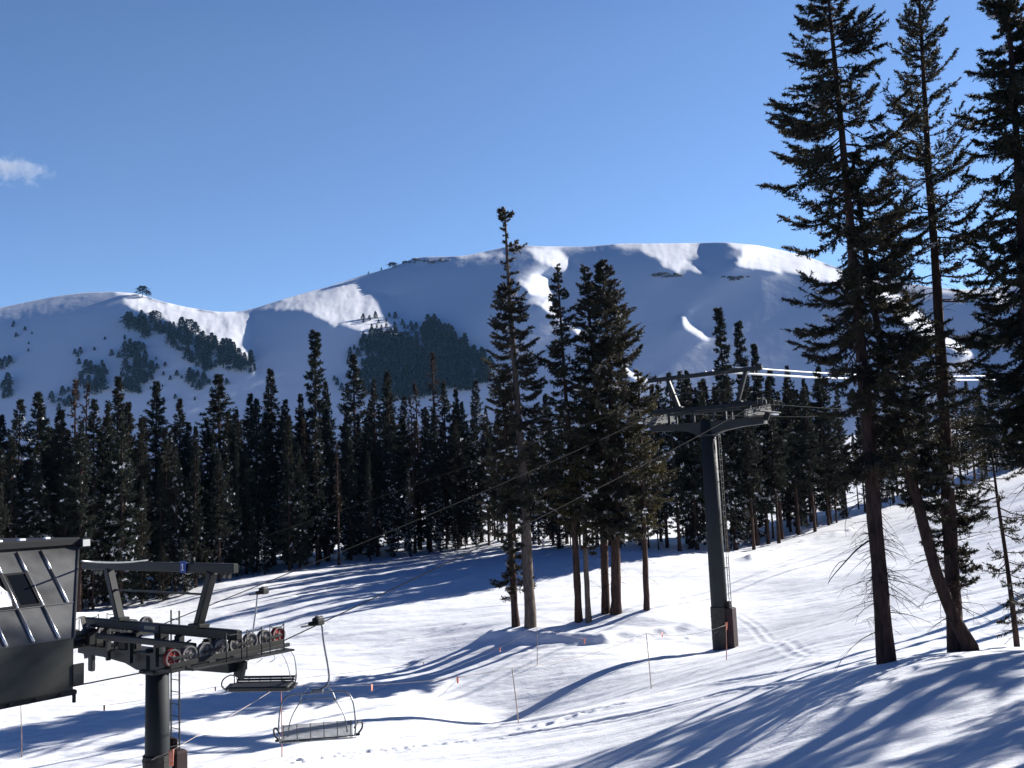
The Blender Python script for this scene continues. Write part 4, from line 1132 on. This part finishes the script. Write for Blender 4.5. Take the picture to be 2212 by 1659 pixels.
# chairs
def lift_chair(sx_, y, label, face, zr, rot):
    zr -= .0 if face > 0 else .08
    """face +1: seen from behind, riding up the line; -1 coming down"""
    base = tw(T1, sx_, y, zr)
    t = thing('lift_chair', label, 'chairlift chair', base, rot)
    W = .98 if face > 0 else 1.06
    b = MB(); b.box((0, 0, .03), (.16, .62, .16), None, .03); b.box((.14, .05, .06), (.22, .34, .22), None, .04)
    b.tube([(.1, -.18, .17), (.1, .2, .2)], .09, 8); b.box((.05, .0, .21), (.1, .12, .18), None, .02); b.box((.05, -.42, -.01), (.1, .5, .05), None, .02)
    go = b.build('grip', M['arm_paint'], t); go.rotation_euler = (0, 0, LROT - rot); go.scale = (.72, .8, .72)
    b = MB(); p = smooth_path([(.16, 0, 0), (.20, .02, -.5), (.30, .03, -1.15), (.32, .03, -1.5), (.22, .02, -1.68), (0, 0, -1.76), (-.12, 0, -1.78)], 5)
    b.tube(p, [.029] * len(p), 8); b.box((0, 0, -1.78), (.34, .12, .13), None, .03)
    b.build('hanger', M['galvanised'], t)
    b = MB(); zt, zs = -1.83, -3.02
    p = smooth_path([(-W, -.12, zs - .02), (-W - .03, -.2, zs + .35), (-W + .02, -.16, zt - .30), (-W + .16, -.06, zt - .05), (-W + .40, 0, zt), (0, 0, zt), (W - .40, 0, zt), (W - .16, -.06, zt - .05), (W - .02, -.16, zt - .30), (W + .03, -.2, zs + .35), (W, -.12, zs - .02)], 5)
    b.tube(p, .022, 8)
    b.tube([(-W, -.16, zs), (W, -.16, zs)], .024, 8); b.tube([(-W, .34, zs - .12), (W, .34, zs - .12)], .024, 8)
    for s in (-1, 1): b.tube([(s * W, -.16, zs), (s * W, .34, zs - .12)], .024, 8)
    b.build('bail_frame', M['galvanised'], t)
    # restraint bar, raised or lowered, with foot rests
    b = MB()
    if face > 0:
        p = smooth_path([(-W * .80, -.1, zs + .12), (-W * .72, .0, zs + .55), (-W * .50, .12, zt - .28), (-.3, .16, zt - .18), (.3, .16, zt - .18), (W * .50, .12, zt - .28), (W * .72, 0, zs + .55), (W * .80, -.1, zs + .12)], 4)
        b.tube(p, .016, 6)
        for s in (-.5, .5): b.tube(smooth_path([(s * W, .12, zt - .26), (s * W * .8, .2, zt - .02), (s * W * .5, .24, zt + .1)], 4), .014, 6)
    else:
        p = smooth_path([(-W * .9, -.1, zs + .1), (-W * .84, .1, zs + .7), (-W * .66, .3, zt - .0), (-.4, .36, zt + .06), (.4, .36, zt + .06), (W * .66, .3, zt), (W * .84, .1, zs + .7), (W * .9, -.1, zs + .1)], 4)
        b.tube(p, .016, 6)
        for s in (-.62, -.2, .2, .62):
            b.tube(smooth_path([(s * W, .33, zt + .05), (s * W + .10, .42, zt - .10), (s * W + .02, .48, zt - .24), (s * W + .20, .5, zt - .36)], 4), .013, 6)
    b.build('restraint_bar', M['galvanised'], t)
    # seat and back
    b = MB()
    if face > 0:
        b.box((0, .12, zs - .05), (2 * W - .06, .5, .08), Matrix.Rotation(-.2, 3, 'X'), .015)
    else:
        b.box((0, .14, zs - .02), (2 * W - .06, .58, .17), Matrix.Rotation(-.12, 3, 'X'), .05)
    b.build('seat', M['seat'], t)
    b = MB()
    n = 15 if face > 0 else 3
    for k in range(n):
        zz = zs + .06 + (.40 if face > 0 else .16) * k / (n - 1)
        b.box((0, -.19 - .10 * k / (n - 1), zz), (2 * W - .10, .012 if face > 0 else .03, .017 if face > 0 else .075), None, .003)
    for k in range(6):
        x = -W + .1 + (2 * W - .2) * k / 5
        b.bar((x, -.17, zs), (x, -.31 if face > 0 else -.22, zs + (.48 if face > 0 else .24)), .025, .02)
    b.build('backrest', M['slats'] if face > 0 else M['seat'], t)
    for s in (-1, 1):
        b = MB(); b.tube(smooth_path([(s * W, -.26, zs + .26), (s * (W + .10), .0, zs + .34), (s * (W + .20), .28, zs + .26), (s * (W + .19), .42, zs + .08), (s * (W + .04), .36, zs - .09)], 4), .026, 7); b.box((s * (W + .06), .12, zs + .0), (.16, .42, .06), Matrix.Rotation(-.2, 3, 'X'), .02)
        b.build('armrest', M['seat'], t)
    return t
lift_chair(3.05, 2.86, 'empty lift chair seen from behind with slatted see-through backrest', 1, ZR1 + .05 + .226 * 1.25 + .03, R(9))
lift_chair(-3.05, 5.85, 'empty lift chair facing us with a black padded seat and raised bar', -1, ZR1 + .05 + .20 * 4.2 - .12, R(172))

# ------------------------------------------------------------------ lift terminal (the end of its housing)
tt = thing('lift_terminal', 'grey metal lift terminal housing with sloped ribbed side at the left edge', 'lift terminal', tw(T1, 0, -5, gz(*tw(T1, 0, -5, 0)[:2])), LROT)
tz0 = tt.location.z
zz_ = lambda dz_: CZ + dz_ - tz0
XT, XF = 2.3, 4.2                                          # roof edge, fold
ZT, ZFo, ZB = zz_(-.80), zz_(-2.58), zz_(-3.63)
YT, YF, YE = 1.53, .42, -15.0                              # right ends at roof edge and at fold; far end behind us
def slope_pt(u_, y, lift=0.0):
    """u_ 0 at the roof edge, 1 at the fold"""
    n = Vector((ZT - ZFo, 0, XF - XT)).normalized() * lift
    return Vector((XT + (XF - XT) * u_, y, ZT + (ZFo - ZT) * u_)) + n
b = MB()
def yend(u_): return YT + (YF - YT) * u_
poly = [slope_pt(0, YT), slope_pt(1, YF), slope_pt(1, YE), slope_pt(0, YE)]
inner = [p - Vector((.05, 0, .05)) for p in poly]
b.add(poly + inner, [(0, 1, 2, 3), (7, 6, 5, 4), (0, 4, 5, 1), (1, 5, 6, 2), (2, 6, 7, 3), (3, 7, 4, 0)])
mpoly = [Vector((-p.x, p.y, p.z)) for p in poly]; minner = [p + Vector((.05, 0, -.05)) for p in mpoly]
b.add(mpoly + minner, [(3, 2, 1, 0), (4, 5, 6, 7), (1, 5, 4, 0), (2, 6, 5, 1), (3, 7, 6, 2), (0, 4, 7, 3)])
b.build('sloped_panel', M['panel'], tt)
b = MB()
for s in (-1, 1):
    b.box((s * (XF - .03), (YF + YE) / 2, (ZFo + ZB) / 2), (.05, YF - YE, ZFo - ZB), None, .0)
b.box((XF + .0, YF + .10, ZFo - .74), (.05, .24, .42), None, .01)
b.build('lower_panel', M['lower_panel'], tt)
b = MB()
for k in range(14):
    y = .65 - .52 * k
    u1_ = .64 if k == 0 else .985
    for (a_, c_) in ((.03, .255), (.255, .635), (.645, u1_)):
        if c_ <= a_: continue
        if k == 0 and a_ > .6: continue
        b.tube([slope_pt(a_, y, .012), slope_pt((a_ + c_) / 2, y + .004 * (-1) ** k, .014), slope_pt(c_, y, .012)], .030, 10)
b.build('standing_seam', M['seam'], tt)
b = MB(); b.box((0, (YT + YE) / 2 + .01, ZT + .10), (2 * XT + .16, YT - YE + .04, .18), None, .03)
b.build('roof_deck', M['black'], tt)
for (y, l) in ((-.30, .26), (.25, .14), (.80, .12)):
    b = MB(); b.box((XT + .0, y, ZT + .215), (.12, l, .05), None, .03); b.build('snow_patch', M['clod'], tt)
b = MB(); b.box((XF - .02, (YF + YE) / 2, ZB - .03), (.16, YF - YE + .12, .10), None, .02); b.box((XF, YF + .02, ZB - .14), (.06, .06, .2), None, .01)
for k in range(16): b.tube([(XF + .07, YF - .3 - .5 * k, ZB - .01), (XF + .10, YF - .3 - .5 * k, ZB - .01)], .03, 6)
b.box((-XF + .02, (YF + YE) / 2, ZB - .03), (.16, YF - YE + .12, .10), None, .02)
b.build('bottom_rail', M['black'], tt)
b = MB(); b.bar(slope_pt(.64, YF + .35, .012), slope_pt(.64, YE, .012), .03, .02); b.build('panel_joint', M['panel'], tt)
b = MB(); b.bar(slope_pt(0, YT + .01, .01), slope_pt(1, YF + .01, .01), .03, .05); b.build('end_trim', M['panel'], tt)
# windows sit between the ribs
for k, (y0, y1) in enumerate([(.09, -.35), (-.43, -.87), (-.95, -1.39), (-1.47, -1.91)]):
    b = MB()
    q = [slope_pt(.27, y0, .018), slope_pt(.62, y0, .018), slope_pt(.62, y1, .018), slope_pt(.27, y1, .018)]
    q2 = [p - Vector((.02, 0, .02)) for p in q]
    b.add(q + q2, [(0, 1, 2, 3), (0, 4, 5, 1), (1, 5, 6, 2), (2, 6, 7, 3), (3, 7, 4, 0), (7, 6, 5, 4)])
    wo = b.build('window', M['glass'], tt)
    b = MB()
    for (a_, c_) in ((q[0], q[1]), (q[1], q[2]), (q[2], q[3]), (q[3], q[0])): b.bar(a_, c_, .05, .04)
    b.build('window_frame', M['black'], wo)
    if k >= 1:
        V, Fq = [], []
        n = 9
        for i in range(n):
            yy = y0 - .05 + (y1 - y0 + .1) * i / (n - 1)
            tp = .40 + .05 * math.sin(i * 2.1 + k) + .02 * i / n
            for j in range(5):
                V.append(slope_pt(tp + (.61 - tp) * j / 4, yy, .03 + (.05 if 0 < j < 4 else 0) * (1 + .4 * math.sin(i * 3 + j))))
        for i in range(n - 1):
            for j in range(4):
                a_ = i * 5 + j; Fq.append((a_, a_ + 5, a_ + 6, a_ + 1))
        sn = MB(); sn.add(V, Fq, True); sn.build('stuck_snow', M['clod'], wo)
b = MB(); b.box((XT + .06, YT + .10, ZT + .06), (.20, .24, .22), None, .03); lo = b.build('floodlight', M['black'], tt)
b = MB(); b.box((XT + .165, YT + .10, ZT + .06), (.012, .17, .15), None, .004); b.build('lens', M['lamp_glass'], lo)
# hidden carrying structure: rail, far wall, mast
b = MB(); b.box((0, -7, ZT - .35), (1.2, 14, .5), None, .05); b.box((3.05, -6, ZB + .55), (.12, 13, .16)); b.box((-3.05, -6, ZB + .55), (.12, 13, .16))
b.build('inner_beam', M['arm_paint'], tt)
mz = gz(*tw(T1, 0, -13.5, 0)[:2]) - tz0
b = MB(); b.tube([(0, -8.5, mz - .5), (0, -8.5, ZT - .3)], .45, 16); b.build('mast', M['tower_paint'], tt)

# ------------------------------------------------------------------ stakes, rope fence, flags
def stake(px, y0, y1, D, label, m='bamboo', lean=True):
    foot = at(px[1], y1, D); top = at(px[0], y0, D)
    g0 = gz(foot[0], D)
    t0 = (foot[0], D, g0 - .25); t1 = (top[0], D, top[2])
    b = MB(); mid_ = [(t0[i] + t1[i]) / 2 + (.012 if i == 0 else 0) for i in range(3)]
    b.tube([t0, mid_, t1], [.021, .019, .015], 7)
    for k in (.3, .5, .7, .85):
        c = [t0[i] + (t1[i] - t0[i]) * k for i in range(3)]
        b.tube([(c[0], c[1], c[2] - .008), (c[0], c[1], c[2] + .008)], .024, 7)
    tag(b.build('bamboo_stake', M[m]), label, 'stake', 'thin stakes of the rope fence')
    return Vector(t1)
def foot_D(px, py): return float(hit(px, py)[1])
st = {}
st['a'] = stake((45, 47), 1521, 1636, foot_D(47, 1636), 'thin stake in the snow below the lift terminal')
st['b'] = stake((607, 609), 1480, 1640, foot_D(609, 1640), 'reddish stake just in front of the slatted lift chair', 'red_bamboo')
st['c'] = stake((1106, 1121), 1443, 1553, foot_D(1121, 1556), 'dark leaning stake at the tip of the curved blue shadow')
st['d'] = stake((1160, 1160), 1355, 1440, foot_D(1160, 1440), 'pale stake below the grey trunked spruce')
st['e'] = stake((1396, 1407), 1368, 1487, foot_D(1407, 1487), 'leaning stake crossing the middle of the curved blue shadow')
st['f'] = stake((1568, 1569), 1350, 1432, foot_D(1569, 1430), 'reddish stake just right of the tall lift tower pad', 'red_bamboo')
def fence_rope(pts, label, sag=.18):
    out = []
    for a, b_ in zip(pts[:-1], pts[1:]):
        a, b_ = Vector(a), Vector(b_)
        for k in range(8): out.append(a.lerp(b_, k / 8) - Vector((0, 0, sag * 4 * (k / 8) * (1 - k / 8))))
    out.append(Vector(pts[-1]))
    b = MB(); b.tube(out, .0085, 5)
    tag(b.build('fence_rope', M['cord']), label, 'rope')
    return out
tp1 = [Vector(at(*q)) for q in ((320, 1644, 25.75), (340, 1634, 25.45), (366, 1622, 25.4), (386, 1612, 25.55), (397, 1606, 26.2))]
ra = fence_rope(tp1 + [st['b']], 'pale fence rope tied round the near lift tower and running to the reddish stake', .02)
rb = fence_rope([st['b'], st['c'], st['e'], st['f']], 'fence rope sagging from stake to stake across the front of the run', .25)
rc = fence_rope([st['a'], at(225, 1524, foot_D(225, 1560)), at(465, 1484, foot_D(465, 1515)), at(690, 1460, foot_D(690, 1490)), at(915, 1430, foot_D(915, 1460)), at(1080, 1399, foot_D(1080, 1430)), st['d'], at(1262, 1380, foot_D(1262, 1410))],
                'farther fence rope low over the snow between the pale stakes', .05)
def flag(p, label, s=1.0):
    s = s * .8
    """a strip of tape tied over the rope, hanging with a twist"""
    b = MB(); V, Fq = [], []
    n = 6
    for i in range(n + 1):
        t = i / n; a = .5 + .6 * math.sin(2.2 * t + p[0])
        w_ = .055 * s * (1 - .25 * t)
        for sg in (-1, 1):
            for th_ in (0, .006):
                V.append((p[0] + sg * w_ * math.cos(a) + th_, p[1] + sg * w_ * math.sin(a) + th_, p[2] + .02 - .34 * s * t))
    for i in range(n):
        k = i * 4
        Fq += [(k, k + 4, k + 6, k + 2), (k + 1, k + 3, k + 7, k + 5), (k, k + 1, k + 5, k + 4), (k + 2, k + 6, k + 7, k + 3)]
    Fq += [(0, 2, 3, 1), (n * 4, n * 4 + 1, n * 4 + 3, n * 4 + 2)]
    b.add(V, Fq, True)
    tag(b.build('marker_flag', M['orange']), label, 'flag', 'orange marker flags of the rope fence')
flag(tuple(tp1[2] + Vector((.06, -.05, .02))), 'orange flag tied against the dark maroon pad of the near tower', 1.5)
for (px, py, D, s, lab) in [
    (225, 1524, None, 1.0, 'orange flag low over the snow right of the lift terminal'), (465, 1484, None, .8, 'small orange flag between the near tower pole and the black seated chair'),
    (915, 1430, None, .8, 'small orange flag on the snow right of the lift chairs'), (1080, 1399, None, .9, 'orange flag on the blue streak left of the pale stake'),
    (1262, 1380, None, 1.1, 'orange flag on the grey snow under the two pale thin trunks'), (1430, 1366, 55, 1.0, 'faint orange flag just left of the tall tower pad, farther back')]:
    flag(tuple(at(px, py, D or foot_D(px, py + 34))), lab, s)
flag(tuple(rb[3] + Vector((0, 0, .0))), 'orange flag on the front rope just right of the slatted chair', .9)
flag(tuple(rb[6]), 'orange flag halfway along the front rope over bright snow', .9)
T2g = gz(T2.x, T2.y)
tp2 = [Vector(tw(T2, x, y, T2g + z)) for x, y, z in ((-.52, -.1, .55), (-.1, -.56, .9), (.5, -.3, 1.35), (.45, .55, 1.6))]
fence_rope(tp2, 'pale rope slung round the pad of the tall lift tower', .02)
flag(tuple(tp2[2] + Vector((-.02, -.08, .12))), 'orange flag tied on the rope at the tall tower pad', 1.6)
flag(tuple(tp2[2] + Vector((.30, .0, -.05))), 'orange flag hanging on the maroon ladder pad of the tall tower', 1.7)

# ------------------------------------------------------------------ thin blue air
b = MB(); b.box((0, 1530, 255), (4200, 3160, 700))
hz = bpy.data.materials.new('haze'); hz.use_nodes = True
t = hz.node_tree
for n in list(t.nodes):
    if n.type == 'BSDF_PRINCIPLED': t.nodes.remove(n)
pv = t.nodes.new('ShaderNodeVolumePrincipled'); pv.inputs['Color'].default_value = (.30, .60, 1.0, 1); pv.inputs['Density'].default_value = HAZE
t.links.new(pv.outputs[0], [n for n in t.nodes if n.type == 'OUTPUT_MATERIAL'][0].inputs['Volume'])
if HAZE > 0: tag(b.build('haze', hz), 'thin blue haze of the mountain air', None, kind='stuff')

# ------------------------------------------------------------------ a wisp of cloud
cp = at(26, 362, 3600)
b = MB()
V, Fq = [], []
nl_, nm_ = 12, 20
for i in range(nl_ + 1):
    th = math.pi * i / nl_
    for j in range(nm_):
        ph = 2 * math.pi * j / nm_
        V.append((190 * math.sin(th) * math.cos(ph), 70 * math.sin(th) * math.sin(ph), 82 * math.cos(th)))
for i in range(nl_):
    for j in range(nm_):
        Fq.append((i * nm_ + j, (i + 1) * nm_ + j, (i + 1) * nm_ + (j + 1) % nm_, i * nm_ + (j + 1) % nm_))
b.add(V, Fq, True)
cm = bpy.data.materials.new('cloud'); cm.use_nodes = True
t = cm.node_tree
for n in list(t.nodes):
    if n.type == 'BSDF_PRINCIPLED': t.nodes.remove(n)
outn = [n for n in t.nodes if n.type == 'OUTPUT_MATERIAL'][0]
pv = t.nodes.new('ShaderNodeVolumePrincipled'); pv.inputs['Color'].default_value = (.95, .95, .97, 1); pv.inputs['Anisotropy'].default_value = .3
tc = t.nodes.new('ShaderNodeTexCoord')
nz = t.nodes.new('ShaderNodeTexNoise'); nz.inputs['Scale'].default_value = .019; nz.inputs['Detail'].default_value = 9; nz.inputs['Roughness'].default_value = .62; nz.inputs['Distortion'].default_value = .6
t.links.new(tc.outputs['Object'], nz.inputs['Vector'])
def mth(op, a, b_, clamp=False):
    n = t.nodes.new('ShaderNodeMath'); n.operation = op; n.use_clamp = clamp
    for i, q in enumerate((a, b_)):
        if q is None: continue
        if isinstance(q, (int, float)): n.inputs[i].default_value = q
        else: t.links.new(q, n.inputs[i])
    return n.outputs[0]
mp = t.nodes.new('ShaderNodeMapping'); mp.inputs['Rotation'].default_value = (0, R(-20), 0); mp.inputs['Scale'].default_value = (1 / 175, 1 / 66, 1 / 60)
t.links.new(tc.outputs['Object'], mp.inputs[0])
ln = t.nodes.new('ShaderNodeVectorMath'); ln.operation = 'LENGTH'; t.links.new(mp.outputs[0], ln.inputs[0])
body = mth('SUBTRACT', 1.0, ln.outputs['Value'], True)
dn_ = mth('MULTIPLY', mth('SUBTRACT', mth('ADD', nz.outputs[0], mth('MULTIPLY', body, .34)), .60, True), .05)
t.links.new(dn_, pv.inputs['Density']); t.links.new(pv.outputs[0], outn.inputs['Volume'])
co_ = b.build('cloud_wisp', cm); co_.location = tuple(float(v) for v in cp); co_.rotation_euler = (0, R(18), 0)
tag(co_, 'small torn wisp of white cloud low in the blue sky at the left edge', 'cloud', None, kind='thing')
